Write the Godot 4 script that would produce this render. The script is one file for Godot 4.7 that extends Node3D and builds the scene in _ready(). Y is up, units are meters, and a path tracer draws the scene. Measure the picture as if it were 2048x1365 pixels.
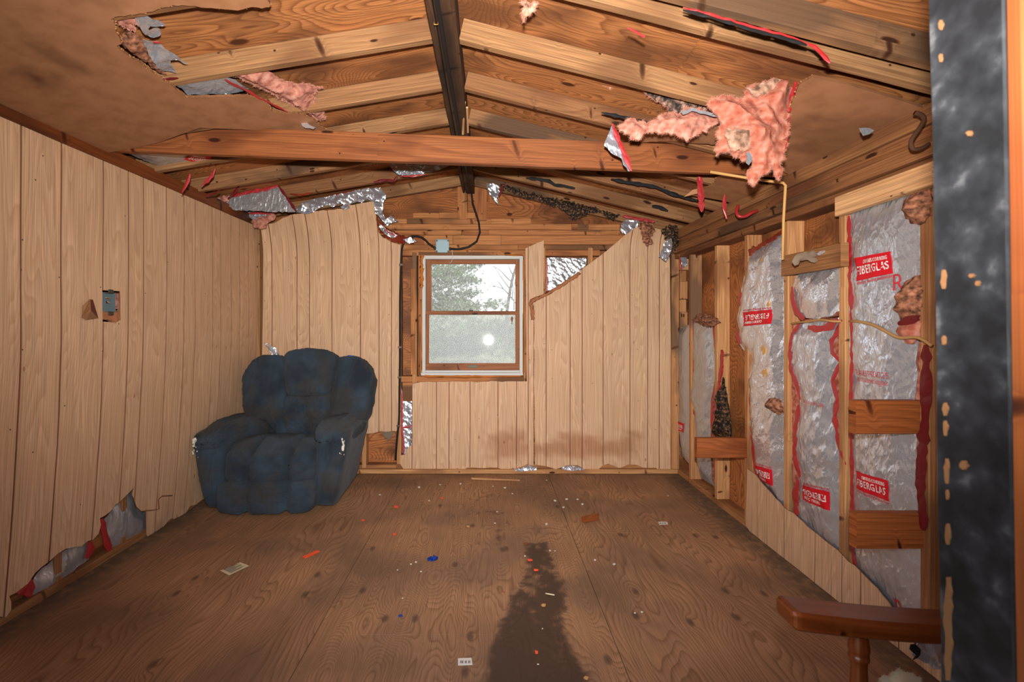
extends Node3D
# An old shed with a torn-out lining: a pixel of the photograph and a known plane (wall, floor, roof) give each point its place in the room.
const F := 955.0            # focal length in pixels of a 2048-pixel-wide picture
const VX := 977.0           # where the depth lines of the room meet
const VY := 650.0
const EY := 1.25            # height of the eye
const XL := -1.94           # room face of the left wall
const XR := 1.585           # room face of the studs of the right wall
const DB := 4.02            # room face of the rear wall
const RY := 2.425           # underside of the rafters at the ridge
const RX := -0.17           # the ridge
const PITCHL := 0.165
const PITCHR := 0.235

var M := {}
var rng := RandomNumberGenerator.new()
var fn := FastNoiseLite.new()
var taken := {}

func _ready():
	# ---- camera
	var cam := Camera3D.new()
	cam.name = "camera"
	cam.projection = Camera3D.PROJECTION_FRUSTUM
	cam.near = 0.05
	cam.far = 300.0
	cam.size = 1365.0 / F * cam.near
	cam.frustum_offset = Vector2((1024.0 - VX) / F, -(682.5 - VY) / F) * cam.near
	cam.position = Vector3(0, EY, 0)
	var lens := CameraAttributesPhysical.new()
	lens.frustum_focal_length = 16.8
	lens.exposure_aperture = 5.6
	lens.frustum_focus_distance = 3.2
	cam.attributes = lens
	add_child(cam)
	cam.current = true
	# ---- overcast sky
	var we := WorldEnvironment.new()
	we.name = "environment"
	var env := Environment.new()
	env.background_mode = Environment.BG_SKY
	var sky := Sky.new()
	var sm := ProceduralSkyMaterial.new()
	sm.sky_top_color = Color(0.86, 0.9, 0.96)
	sm.sky_horizon_color = Color(0.97, 0.97, 0.97)
	sm.ground_bottom_color = Color(0.3, 0.29, 0.26)
	sm.ground_horizon_color = Color(0.6, 0.6, 0.58)
	sm.sky_energy_multiplier = 1.75
	sky.sky_material = sm
	env.sky = sky
	env.tonemap_mode = Environment.TONE_MAPPER_LINEAR
	env.tonemap_exposure = 1.0
	env.sdfgi_enabled = true
	env.ssao_enabled = true
	env.ssil_enabled = true
	we.environment = env
	add_child(we)
	# ---- the photographer's flash, just over the lens
	var fl := SpotLight3D.new()
	fl.name = "camera_flash"
	fl.position = Vector3(0.0, EY + 0.15, 0.005)
	fl.rotation_degrees = Vector3(12.5, -1.0, 0)
	fl.spot_angle = 59.5
	fl.spot_angle_attenuation = 1.0
	fl.spot_range = 30.0
	fl.spot_attenuation = 2.0
	fl.light_energy = 15.0
	fl.light_color = Color(1.0, 0.985, 0.96)
	fl.light_size = 0.022
	fl.shadow_enabled = true
	add_child(fl)
	rng.seed = 7
	fn.seed = 11
	fn.noise_type = FastNoiseLite.TYPE_SIMPLEX_SMOOTH
	fn.fractal_octaves = 4
	fn.frequency = 1.0
	make_materials()
	build_floor()
	build_back_wall()
	build_left_wall()
	build_right_wall()
	build_front_wall()
	build_roof()
	build_window()
	build_outside()
	build_fiberboard()
	build_batts()
	build_scraps()
	build_electric()
	build_recliner()
	build_armchair()
	build_litter()

# ---------------------------------------------------------------- places
func V(px: float, py: float, d: float) -> Vector3:
	return Vector3((px - VX) * d / F, EY - (py - VY) * d / F, -d)

func on_x(px: float, py: float, x: float) -> Vector2:      # side wall: (depth, height)
	var d := x * F / (px - VX)
	return Vector2(d, EY - (py - VY) * d / F)

func on_floor(px: float, py: float) -> Vector2:            # (x, depth)
	var d := EY * F / (py - VY)
	return Vector2((px - VX) * d / F, d)

func on_d(px: float, py: float, d: float) -> Vector2:      # plane facing the camera: (x, height)
	return Vector2((px - VX) * d / F, EY - (py - VY) * d / F)

func roof_y(x: float) -> float:
	return RY + PITCHL * (x - RX) if x < RX else RY - PITCHR * (x - RX)

func on_roof(px: float, py: float) -> Vector2:             # underside of the rafters: (x, depth)
	var b := PITCHL if px < 900.0 else -PITCHR
	var d := (RY - b * RX - EY) / ((VY - py) / F - b * (px - VX) / F)
	return Vector2((px - VX) * d / F, d)

func pts(a: Array, f: Callable) -> PackedVector2Array:     # flat list of pixels through one of the functions above
	var o := PackedVector2Array()
	for i in range(0, a.size(), 2):
		o.append(f.call(float(a[i]), float(a[i + 1])))
	return o

func fx(x: float) -> Callable:
	return func(a, b): return on_x(a, b, x)

func fd(d: float) -> Callable:
	return func(a, b): return on_d(a, b, d)

# ---------------------------------------------------------------- naming
func numbered(called: String) -> String:
	if not taken.has(called):
		taken[called] = 0
		return called
	taken[called] += 1
	return "%s_%03d" % [called, taken[called]]

func tag(o: Node, label := "", category := "", group := "", kind := "") -> Node:
	if label: o.set_meta("label", label)
	if category: o.set_meta("category", category)
	if group: o.set_meta("group", group)
	if kind: o.set_meta("kind", kind)
	return o

func thing(called: String, label: String, category: String, at := Vector3.ZERO, group := "") -> Node3D:
	var o := Node3D.new()
	o.name = numbered(called)
	o.position = at
	add_child(o)
	tag(o, label, category, group, "thing")
	return o

func setting(called: String, label := "") -> Node3D:
	var o := Node3D.new()
	o.name = called
	add_child(o)
	tag(o, label, "", "", "structure")
	return o

func put(parent: Node, called: String, mesh: Mesh, mat: Material, label := "") -> MeshInstance3D:
	var o := MeshInstance3D.new()
	o.mesh = mesh
	o.material_override = mat
	if parent == self:
		o.name = numbered(called)
	else:
		o.name = called
		o.position = -pos_of(parent)
	parent.add_child(o, true)
	if label: o.set_meta("label", label)
	return o

func pos_of(n: Node) -> Vector3:                           # a thing's place; its parts are shaped in the room's own coordinates
	var p := Vector3.ZERO
	while n is Node3D and n != self:
		p += n.position
		n = n.get_parent()
	return p

func stuff(o: Node) -> Node:
	o.set_meta("kind", "stuff")
	return o

# ---------------------------------------------------------------- shapes
func ragged(poly: PackedVector2Array, step: float, amp: float, sd: int, keep := []) -> PackedVector2Array:
	var r := RandomNumberGenerator.new()
	r.seed = sd
	var o := PackedVector2Array()
	for i in poly.size():
		var a := poly[i]
		var b := poly[(i + 1) % poly.size()]
		o.append(a)
		if keep.has(i):
			continue
		var n := int(a.distance_to(b) / step)
		var t := (b - a).normalized().orthogonal()
		for k in range(1, n):
			var q := float(k) / n
			var w := minf(1.0, 3.0 * minf(q, 1.0 - q))
			o.append(a.lerp(b, q) + t * (r.randf_range(-amp, amp) * (0.5 + 0.5 * w) + fn.get_noise_2d(a.x * 3 + q * 4 + sd, a.y * 5) * amp * 2.5 * w))
	return o

func pieces(poly: PackedVector2Array, cw: float, ch: float) -> Array:
	var lo := poly[0]
	var hi := poly[0]
	for p in poly:
		lo = lo.min(p)
		hi = hi.max(p)
	var o := []
	var rows := maxi(1, int(ceil((hi.y - lo.y) / ch)))
	var dy := (hi.y - lo.y) / rows
	for j in rows:
		var y0 := lo.y + j * dy
		var strip := PackedVector2Array([Vector2(lo.x - 1, y0), Vector2(hi.x + 1, y0), Vector2(hi.x + 1, y0 + dy), Vector2(lo.x - 1, y0 + dy)])
		for part in (Geometry2D.intersect_polygons(poly, strip) if rows > 1 else [poly]):
			var a := INF
			var b := -INF
			for p in part:
				a = minf(a, p.x)
				b = maxf(b, p.x)
			var i0 := int(floor((a - lo.x) / cw))
			var i1 := int(ceil((b - lo.x) / cw))
			if i1 - i0 <= 1:
				o.append(part)
				continue
			for i in range(i0, i1):
				var x0 := lo.x + i * cw
				o.append_array(Geometry2D.intersect_polygons(part, PackedVector2Array([Vector2(x0, y0 - 1), Vector2(x0 + cw, y0 - 1), Vector2(x0 + cw, y0 + dy + 1), Vector2(x0, y0 + dy + 1)])))
	return o

func tidy(poly: PackedVector2Array) -> PackedVector2Array:      # without doubled points and spikes
	var o := PackedVector2Array()
	for p in poly:
		if o.is_empty() or o[-1].distance_to(p) > 0.0002:
			o.append(p)
	if o.size() > 1 and o[0].distance_to(o[-1]) < 0.0002:
		o.remove_at(o.size() - 1)
	var i := 0
	while i < o.size() and o.size() > 3:
		var a := o[(i + o.size() - 1) % o.size()]
		var b := o[(i + 1) % o.size()]
		if absf((o[i] - a).cross(b - o[i])) < 1e-9:
			o.remove_at(i)
		else:
			i += 1
	return o

func edge_dist(p: Vector2, poly: PackedVector2Array) -> float:
	var best := INF
	for i in poly.size():
		best = minf(best, p.distance_squared_to(Geometry2D.get_closest_point_to_segment(p, poly[i], poly[(i + 1) % poly.size()])))
	return sqrt(best)

# A sheet with thickness: poly in the sheet's own two coordinates (metres); map(p, e, k) gives the point, e = distance to the rim (if wanted), k = 0 front, 1 back.
func sheet(poly: PackedVector2Array, cell: Vector2, map: Callable, nd: Vector3, ua := Vector2(1, 0), ub := Vector2(0, 1), uo := Vector2.ZERO, want_e := false, st: SurfaceTool = null, tint = null) -> SurfaceTool:
	if st == null:
		st = SurfaceTool.new()
		st.begin(Mesh.PRIMITIVE_TRIANGLES)
	var tris := []
	for part in pieces(poly, cell.x, cell.y):
		var ix := Geometry2D.triangulate_polygon(part)
		if ix.is_empty():
			part = tidy(part)
			if part.size() < 3:
				continue
			ix = Geometry2D.triangulate_polygon(part)
			if ix.is_empty():
				for k in range(1, part.size() - 1):
					ix.append_array([0, k, k + 1])
		for k in range(0, ix.size(), 3):
			var a: Vector2 = part[ix[k]]
			var b: Vector2 = part[ix[k + 1]]
			var c: Vector2 = part[ix[k + 2]]
			if (b - a).cross(c - a) < 0.0:
				tris.append([a, c, b])
			else:
				tris.append([a, b, c])
	var cache := {}
	var get_e := func(p: Vector2) -> float:
		return edge_dist(p, poly) if want_e else 0.0
	for t in tris:
		for p in t:
			var key := Vector2i((p * 20000.0).round())
			if not cache.has(key):
				var e: float = get_e.call(p)
				cache[key] = [map.call(p, e, 0.0), map.call(p, e, 1.0)]
	var sum := 0.0
	for t in tris:
		var a: Vector3 = cache[Vector2i((t[0] * 20000.0).round())][0]
		var b: Vector3 = cache[Vector2i((t[1] * 20000.0).round())][0]
		var c: Vector3 = cache[Vector2i((t[2] * 20000.0).round())][0]
		sum += (b - a).cross(c - a).dot(nd)
	var flip := sum > 0.0
	for side in 2:
		st.set_smooth_group(side)
		for t in tris:
			var order := [0, 1, 2] if flip == (side == 1) else [0, 2, 1]
			for i in order:
				var p: Vector2 = t[i]
				st.set_uv(Vector2(p.dot(ua), p.dot(ub)) + uo)
				if tint != null:
					st.set_color(tint.call(p))
				st.add_vertex(cache[Vector2i((p * 20000.0).round())][side])
	st.set_smooth_group(-1)
	if tint != null:
		st.set_color(Color(0.55, 0.5, 0.45))
	var ring := PackedVector2Array()
	var step := maxf(cell.x, cell.y)
	for i in poly.size():
		var a := poly[i]
		var b := poly[(i + 1) % poly.size()]
		var n := maxi(1, int(ceil(a.distance_to(b) / step)))
		for k in n:
			ring.append(a.lerp(b, float(k) / n))
	var cw := Geometry2D.is_polygon_clockwise(ring)
	for i in ring.size():
		var a := ring[i]
		var b := ring[(i + 1) % ring.size()]
		var q := [map.call(a, 0.0, 0.0), map.call(b, 0.0, 0.0), map.call(b, 0.0, 1.0), map.call(a, 0.0, 1.0)]
		var u := [Vector2(a.dot(ua), a.dot(ub)) + uo, Vector2(b.dot(ua), b.dot(ub)) + uo]
		var us := [u[0], u[1], u[1] + Vector2(0.01, 0.01), u[0] + Vector2(0.01, 0.01)]
		for k in ([0, 1, 2, 0, 2, 3] if flip == cw else [0, 2, 1, 0, 3, 2]):
			st.set_uv(us[k])
			st.add_vertex(q[k])
	return st

func done(st: SurfaceTool, tangents := false) -> ArrayMesh:
	st.index()
	st.generate_normals()
	if tangents:
		st.generate_tangents()
	return st.commit()

func slab(poly: PackedVector2Array, map: Callable, nd: Vector3, cell := 0.5, ua := Vector2(1, 0), ub := Vector2(0, 1), uo := Vector2.ZERO) -> ArrayMesh:
	return done(sheet(poly, Vector2(cell, cell), map, nd, ua, ub, uo))

# A sawn timber from a to b (its centre line), w across, h along up, with softened arrises; u runs along the grain.
func timber(a: Vector3, b: Vector3, w: float, h: float, up: Vector3, seg := 6, wob := 0.0012, c := 0.003) -> ArrayMesh:
	var st := SurfaceTool.new()
	st.begin(Mesh.PRIMITIVE_TRIANGLES)
	var l := (b - a).normalized()
	var s := l.cross(up).normalized()
	var t := s.cross(l).normalized()
	var x := w / 2
	var y := h / 2
	c = minf(c, minf(x, y) * 0.4)
	var prof := [Vector2(-x + c, -y), Vector2(x - c, -y), Vector2(x, -y + c), Vector2(x, y - c), Vector2(x - c, y), Vector2(-x + c, y), Vector2(-x, y - c), Vector2(-x, -y + c)]
	var uo := Vector2(rng.randf(), rng.randf())
	var len := a.distance_to(b)
	var rows := []
	for i in seg + 1:
		var q := float(i) / seg
		var row := []
		for k in 8:
			var p: Vector2 = prof[k]
			var n := fn.get_noise_2d(q * len * 2.0 + k * 7.1 + uo.x * 50, uo.y * 90) * wob * 2.0
			row.append(a.lerp(b, q) + s * p.x * (1.0 + n / w) + t * p.y * (1.0 + n / h))
		rows.append(row)
	st.set_smooth_group(-1)
	var per := 0.0
	for k in 8:
		var k2 := (k + 1) % 8
		var pw: float = prof[k].distance_to(prof[k2])
		for i in seg:
			var q := [rows[i][k], rows[i][k2], rows[i + 1][k2], rows[i + 1][k]]
			var u0 := i * len / seg / 2.4
			var u1 := (i + 1) * len / seg / 2.4
			var v0 := per / 0.3
			var v1 := (per + pw) / 0.3
			var us := [Vector2(u0, v0) + uo, Vector2(u0, v1) + uo, Vector2(u1, v1) + uo, Vector2(u1, v0) + uo]
			for j in [0, 1, 2, 0, 2, 3]:
				st.set_uv(us[j])
				st.add_vertex(q[j])
		per += pw
	for e in 2:
		var row: Array = rows[0] if e == 0 else rows[seg]
		for k in range(1, 7):
			for j in ([0, k + 1, k] if e == 0 else [0, k, k + 1]):
				st.set_uv(Vector2(prof[j].x * 0.15, prof[j].y / 0.3) + uo)
				st.add_vertex(row[j])
	return done(st)

# an upright or lying block given by its corners
func block(lo: Vector3, hi: Vector3, along := 0, seg := 2) -> ArrayMesh:
	var m := (lo + hi) / 2
	var d := hi - lo
	if along == 0:
		return timber(Vector3(lo.x, m.y, m.z), Vector3(hi.x, m.y, m.z), d.z, d.y, Vector3.UP, seg)
	if along == 1:
		return timber(Vector3(m.x, lo.y, m.z), Vector3(m.x, hi.y, m.z), d.x, d.z, Vector3.BACK, seg)
	return timber(Vector3(m.x, m.y, lo.z), Vector3(m.x, m.y, hi.z), d.x, d.y, Vector3.UP, seg)

# a round cord or rod through points
func tube(p: Array, r: float, sides := 8, smooth := true, taper := 1.0) -> ArrayMesh:
	var st := SurfaceTool.new()
	st.begin(Mesh.PRIMITIVE_TRIANGLES)
	var path := []
	if smooth and p.size() > 2:
		var cv := Curve3D.new()
		for i in p.size():
			var a: Vector3 = p[maxi(i - 1, 0)]
			var b: Vector3 = p[mini(i + 1, p.size() - 1)]
			cv.add_point(p[i], -(b - a) / 6.0, (b - a) / 6.0)
		var n := maxi(p.size() * 4, 8)
		for i in n + 1:
			path.append(cv.sample_baked(cv.get_baked_length() * i / n, true))
	else:
		path = p
	var rows := []
	var s := Vector3.ZERO
	for i in path.size():
		var l: Vector3 = (path[mini(i + 1, path.size() - 1)] - path[maxi(i - 1, 0)]).normalized()
		if s == Vector3.ZERO:
			s = l.cross(Vector3(0.3, 0.9, 0.2)).normalized()
		s = (s - l * s.dot(l)).normalized()
		var t := l.cross(s)
		var row := []
		var rr := r * lerpf(1.0, taper, float(i) / maxi(1, path.size() - 1))
		for k in sides:
			var a := TAU * k / sides
			row.append(path[i] + (s * cos(a) + t * sin(a)) * rr)
		rows.append(row)
	for i in path.size() - 1:
		for k in sides:
			var k2 := (k + 1) % sides
			for q in [[i, k], [i + 1, k2], [i, k2], [i, k], [i + 1, k], [i + 1, k2]]:
				st.set_uv(Vector2(q[0] * 0.2, float(q[1]) / sides))
				st.add_vertex(rows[q[0]][q[1]])
	for e in 2:
		var row: Array = rows[0] if e == 0 else rows[-1]
		for k in range(1, sides - 1):
			for j in ([0, k, k + 1] if e == 0 else [0, k + 1, k]):
				st.set_uv(Vector2.ZERO)
				st.add_vertex(row[j])
	return done(st)

# turned work: profile of (radius, height) about an axis
func lathe(prof: Array, at: Vector3, sides := 20, tilt := Basis()) -> ArrayMesh:
	var st := SurfaceTool.new()
	st.begin(Mesh.PRIMITIVE_TRIANGLES)
	for i in prof.size() - 1:
		for k in sides:
			for q in [[i, k], [i, k + 1], [i + 1, k + 1], [i, k], [i + 1, k + 1], [i + 1, k]]:
				var a: float = TAU * (q[1] % sides) / sides
				var p: Vector2 = prof[q[0]]
				st.set_uv(Vector2(p.y / 2.4, float(q[1]) / sides * 0.3))
				st.add_vertex(at + tilt * Vector3(cos(a) * p.x, p.y, sin(a) * p.x))
	return done(st)

# A cushion: a rounded block (superellipsoid) whose points are moved by shape(p in -1..1, point) before it is placed.
func cushion(half: Vector3, k: float, n: int, xf: Transform3D, shape = null, tint = null) -> ArrayMesh:
	var st := SurfaceTool.new()
	st.begin(Mesh.PRIMITIVE_TRIANGLES)
	st.set_smooth_group(0)
	var axes := [[Vector3.RIGHT, Vector3.UP, Vector3.BACK], [Vector3.LEFT, Vector3.UP, Vector3.FORWARD], [Vector3.UP, Vector3.BACK, Vector3.RIGHT], [Vector3.DOWN, Vector3.BACK, Vector3.LEFT], [Vector3.BACK, Vector3.RIGHT, Vector3.UP], [Vector3.FORWARD, Vector3.RIGHT, Vector3.DOWN]]
	for ax in axes:
		var grid := []
		for j in n + 1:
			var row := []
			for i in n + 1:
				var c: Vector3 = ax[0] + ax[1] * tan((2.0 * i / n - 1.0) * PI / 4) + ax[2] * tan((2.0 * j / n - 1.0) * PI / 4)
				var norm := pow(pow(absf(c.x), k) + pow(absf(c.y), k) + pow(absf(c.z), k), 1.0 / k)
				var q := c / norm
				var p := q * half
				if shape != null:
					p = shape.call(q, p)
				row.append((xf * p).snapped(Vector3.ONE * 0.00002))
			grid.append(row)
		for j in n:
			for i in n:
				var a: Vector3 = grid[j][i]
				var b: Vector3 = grid[j][i + 1]
				var c2: Vector3 = grid[j + 1][i + 1]
				var d: Vector3 = grid[j + 1][i]
				for v in [a, c2, b, a, d, c2]:
					st.set_uv(Vector2(v.x, v.y))
					if tint != null:
						st.set_color(tint.call(v))
					st.add_vertex(v)
	return done(st)

func noise3(p: Vector3, f: float) -> float:
	return fn.get_noise_3d(p.x * f, p.y * f, p.z * f)

func groove(x: float, at: float, w: float) -> float:
	return exp(-pow((x - at) / w, 2.0))

# ---------------------------------------------------------------- materials
func field(w: int, h: int, sx: int, sy: int, freq: float, oct: int, sd: int, type := FastNoiseLite.TYPE_SIMPLEX_SMOOTH, ridged := false) -> PackedFloat32Array:
	var n := FastNoiseLite.new()
	n.seed = sd
	n.noise_type = type
	n.frequency = freq
	n.fractal_octaves = oct
	if ridged:
		n.fractal_type = FastNoiseLite.FRACTAL_RIDGED
	var im := n.get_seamless_image(maxi(8, w / sx), maxi(8, h / sy), false, false, 0.2)
	im.convert(Image.FORMAT_RF)
	im.resize(w, h, Image.INTERPOLATE_CUBIC)
	return im.get_data().to_float32_array()

# Sawn or peeled wood, the grain along u. o: seed, bands (rings across), warp, sx (how far the figure is drawn out), c0, c1 (early and late wood), streak, knots, stain, stain_c, spots
func wood(w: int, h: int, o: Dictionary) -> ImageTexture:
	var sd: int = o.get("seed", 1)
	var r := RandomNumberGenerator.new()
	r.seed = sd
	var warp_f := field(w, h, o.get("sx", 16), 4, o.get("freq", 0.02), 3, sd)
	var streak_f := field(w, h, o.get("streak_sx", 48), 1, 0.35, 3, sd + 1)
	var stain_f := field(w, h, 16, 8, 0.03, 4, sd + 2)
	var knots := []
	for i in o.get("knots", 0):
		knots.append([r.randf() * w, r.randf() * h, r.randf_range(0.5, 1.2) * o.get("knot", 9.0), 2.2, 1.0, 1.0])
	for i in o.get("spikes", 0):
		knots.append([r.randf() * w, r.randf() * h, r.randf_range(0.6, 1.2) * o.get("knot", 9.0), 0.9, r.randf_range(2.5, 6.0), r.randf_range(0.3, 0.7)])
	for i in o.get("spots", 0):
		knots.append([r.randf() * w, r.randf() * h, r.randf_range(0.3, 0.6) * o.get("knot", 9.0), 1.0, 1.0, 0.9])
	var c0: Color = o.c0
	var c1: Color = o.c1
	var sc: Color = o.get("stain_c", Color(0.2, 0.15, 0.1))
	var kc: Color = o.get("knot_c", Color(0.28, 0.15, 0.07))
	var bands: float = o.get("bands", 8.0)
	var warp: float = o.get("warp", 4.0)
	var streak: float = o.get("streak", 0.12)
	var stain: float = o.get("stain", 0.3)
	var sharp: float = o.get("sharp", 2.0)
	var data := PackedByteArray()
	data.resize(w * h * 3)
	var near := []                       # the knots that reach each 64-pixel column
	for cx in w / 64 + 1:
		var l := []
		for k in knots:
			if absf(k[0] - cx * 64 - 32) < 32 + k[2] * 9:
				l.append(k)
		near.append(l)
	var at := 0
	for y in h:
		var by := bands * y / h
		for x in w:
			var i := y * w + x
			var f := by + warp * warp_f[i]
			var kn := 0.0
			for k in near[x >> 6]:
				var dx: float = (x - k[0] + (y - k[1]) * 0.3 * (k[4] - 1.0) * 0.2) / (k[2] * k[3])
				var dy: float = (y - k[1]) / (k[2] * k[4])
				var q := dx * dx + dy * dy
				if q < 14.0:
					f += exp(-q * 0.3) * 1.6
					if q < 1.8:
						kn = maxf(kn, (1.0 - q / 1.8) * k[5])
			var t: float = f - floor(f)
			t = pow(t, sharp) if t < 0.9 else pow(0.9, sharp) * (1.0 - t) * 10.0
			var s := 1.0 + streak * (streak_f[i] - 0.5) * 2.0
			var st := clampf((stain_f[i] - 0.55) * 4.0, 0.0, 1.0) * stain
			kn = minf(1.0, kn * 1.6)
			var cr := lerpf(lerpf(lerpf(c0.r, c1.r, t) * s, sc.r, st), kc.r, kn)
			var cg := lerpf(lerpf(lerpf(c0.g, c1.g, t) * s, sc.g, st), kc.g, kn)
			var cb := lerpf(lerpf(lerpf(c0.b, c1.b, t) * s, sc.b, st), kc.b, kn)
			data[at] = clampi(int(cr * 255.0), 0, 255)
			data[at + 1] = clampi(int(cg * 255.0), 0, 255)
			data[at + 2] = clampi(int(cb * 255.0), 0, 255)
			at += 3
	return ImageTexture.create_from_image(Image.create_from_data(w, h, false, Image.FORMAT_RGB8, data))

func mat(called: String, color: Color, rough := 0.8, tex: Texture2D = null, relief := 0.0, metal := 0.0) -> StandardMaterial3D:
	var m := StandardMaterial3D.new()
	m.resource_name = called
	m.albedo_color = color
	m.roughness = rough
	m.metallic = metal
	m.metallic_specular = 0.35
	if tex:
		m.albedo_texture = tex
		if relief > 0.0:
			m.heightmap_enabled = true
			m.heightmap_texture = tex
			m.heightmap_scale = relief
	M[called] = m
	return m

func c8(r: float, g: float, b: float) -> Color:
	return Color(r / 255.0, g / 255.0, b / 255.0)

func noise_tex(w: int, h: int, sd: int, freq: float, oct: int, cols: Array, offs: Array, type := FastNoiseLite.TYPE_SIMPLEX_SMOOTH) -> ImageTexture:
	var n := FastNoiseLite.new()
	n.seed = sd
	n.noise_type = type
	n.frequency = freq
	n.fractal_octaves = oct
	var im := n.get_seamless_image(w, h)
	var src := im.get_data()
	var lut := []
	var g := Gradient.new()
	g.offsets = PackedFloat32Array(offs)
	g.colors = PackedColorArray(cols)
	for i in 256:
		lut.append(g.sample(i / 255.0))
	var data := PackedByteArray()
	data.resize(w * h * 4)
	for i in w * h:
		var c: Color = lut[src[i]]
		data[i * 4] = c.r8
		data[i * 4 + 1] = c.g8
		data[i * 4 + 2] = c.b8
		data[i * 4 + 3] = c.a8
	return ImageTexture.create_from_image(Image.create_from_data(w, h, false, Image.FORMAT_RGBA8, data))

func bump_tex(w: int, h: int, sd: int, freq: float, oct: int, scale: float, type := FastNoiseLite.TYPE_SIMPLEX_SMOOTH, ridged := false, warp := 0.0) -> ImageTexture:
	var n := FastNoiseLite.new()
	n.seed = sd
	n.noise_type = type
	n.frequency = freq
	n.fractal_octaves = oct
	if ridged:
		n.fractal_type = FastNoiseLite.FRACTAL_RIDGED
	if warp > 0.0:
		n.domain_warp_enabled = true
		n.domain_warp_amplitude = warp
		n.domain_warp_frequency = freq * 0.7
	var im := n.get_seamless_image(w, h)
	im.convert(Image.FORMAT_RGBA8)
	im.bump_map_to_normal_map(scale)
	return ImageTexture.create_from_image(im)

func make_materials():
	# raw framing timber in four boards' worth of figure
	var pine := [
		wood(1024, 160, {"seed": 21, "sx": 48, "bands": 11.0, "warp": 3.0, "c0": c8(206, 160, 114), "c1": c8(182, 133, 90), "knots": 5, "spikes": 6, "spots": 10, "knot": 4.5, "stain": 0.55, "stain_c": c8(132, 90, 60), "streak": 0.2}),
		wood(1024, 160, {"seed": 22, "sx": 40, "bands": 6.0, "warp": 4.0, "c0": c8(198, 150, 106), "c1": c8(170, 121, 82), "knots": 6, "spikes": 8, "spots": 16, "knot": 4.5, "stain": 0.75, "stain_c": c8(104, 82, 66), "streak": 0.22}),
		wood(1024, 160, {"seed": 23, "sx": 44, "bands": 8.0, "warp": 3.0, "c0": c8(186, 136, 94), "c1": c8(156, 107, 70), "knots": 4, "spikes": 5, "spots": 8, "knot": 4.5, "stain": 0.6, "stain_c": c8(116, 74, 48), "streak": 0.22}),
	]
	for i in 3:
		mat("pine%d" % i, Color.WHITE, 0.75, pine[i], 0.06)
		mat("rafter%d" % i, c8(182, 174, 168), 0.8, pine[i], 0.06)
		mat("old%d" % i, c8(178, 160, 146), 0.8, pine[i], 0.06)
		mat("stud%d" % i, c8(236, 226, 214), 0.75, pine[i], 0.06)
		mat("gable_board%d" % i, c8(226, 200, 178), 0.75, pine[i], 0.06)
	mat("trim_wood", c8(150, 106, 78), 0.6, pine[1], 0.05)
	mat("tie", c8(188, 154, 130), 0.6, pine[2], 0.05)
	mat("torn_brown", c8(162, 106, 72), 1.0)
	mat("weathered", c8(92, 84, 80), 0.85, pine[1], 0.08)
	# fir plywood with its wide wild figure
	var ply := wood(1024, 512, {"seed": 31, "bands": 6.0, "warp": 26.0, "sx": 20, "freq": 0.016, "c0": c8(174, 120, 76), "c1": c8(112, 68, 38), "sharp": 2.6, "knots": 4, "knot": 7.0, "stain": 0.7, "stain_c": c8(88, 56, 36), "streak": 0.24})
	mat("deck", c8(250, 236, 222), 0.75, ply, 0.05)
	mat("sheathing", c8(255, 234, 216), 0.6, ply, 0.05)
	mat("gable", c8(236, 212, 192), 0.75, ply, 0.05)
	# the printed oak figure of the wall panels
	var oak := wood(1536, 512, {"seed": 41, "bands": 40.0, "warp": 9.0, "sx": 40, "freq": 0.03, "c0": c8(206, 168, 135), "c1": c8(189, 149, 115), "sharp": 1.2, "knots": 6, "knot": 3.5, "knot_c": c8(160, 115, 80), "stain": 0.25, "stain_c": c8(188, 146, 112), "streak": 0.16, "streak_sx": 128})
	mat("oak", Color.WHITE, 0.55, oak, 0.02).vertex_color_use_as_albedo = true
	mat("panel_back", c8(120, 66, 44), 0.8)
	mat("bare_board", c8(176, 126, 88), 0.9, noise_tex(256, 256, 5, 0.02, 4, [c8(235, 235, 235), c8(255, 255, 255)], [0.3, 0.7]))
	M.floor = null
	# brown fibreboard of the ceiling
	mat("fiberboard", Color.WHITE, 0.85, noise_tex(1024, 1024, 51, 0.012, 6, [c8(139, 94, 64), c8(147, 100, 68), c8(150, 103, 71), c8(155, 107, 75)], [0.15, 0.4, 0.55, 0.9]), 0.02)
	mat("fiber_edge", c8(164, 116, 74), 1.0)
	# foil facing, glass wool, flanges
	var foil_n := bump_tex(1024, 1024, 61, 0.005, 3, 12.0, FastNoiseLite.TYPE_SIMPLEX_SMOOTH, true, 40.0)
	for v in [["foil", c8(206, 215, 228), 0.22, 0.74], ["foil_bright", c8(222, 229, 240), 0.17, 0.8], ["foil_dull", c8(188, 190, 194), 0.3, 0.68]]:
		var f := mat(v[0], v[1], v[2], null, 0.0, v[3])
		f.normal_enabled = true
		f.normal_texture = foil_n
		f.normal_scale = 1.0
		f.uv1_triplanar = true
		f.uv1_scale = Vector3(3.0, 1.3, 3.0) if v[0] != "foil_bright" else Vector3(5, 3, 5)
		f.metallic_specular = 0.5
	var wool := noise_tex(512, 512, 71, 0.012, 6, [c8(168, 88, 70), c8(202, 122, 100), c8(218, 148, 126), c8(222, 176, 158)], [0.2, 0.45, 0.62, 0.85])
	var pk := mat("wool", c8(214, 204, 200), 1.0, wool, 0.25)
	pk.uv1_triplanar = true
	pk.uv1_scale = Vector3.ONE * 4.0
	var wool2 := noise_tex(512, 512, 72, 0.02, 6, [c8(30, 24, 22), c8(98, 72, 58), c8(150, 110, 88), c8(176, 140, 118)], [0.2, 0.42, 0.6, 0.85])
	pk = mat("wool_dirty", Color.WHITE, 1.0, wool2, 0.25)
	pk.uv1_triplanar = true
	pk.uv1_scale = Vector3.ONE * 5.0
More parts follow.
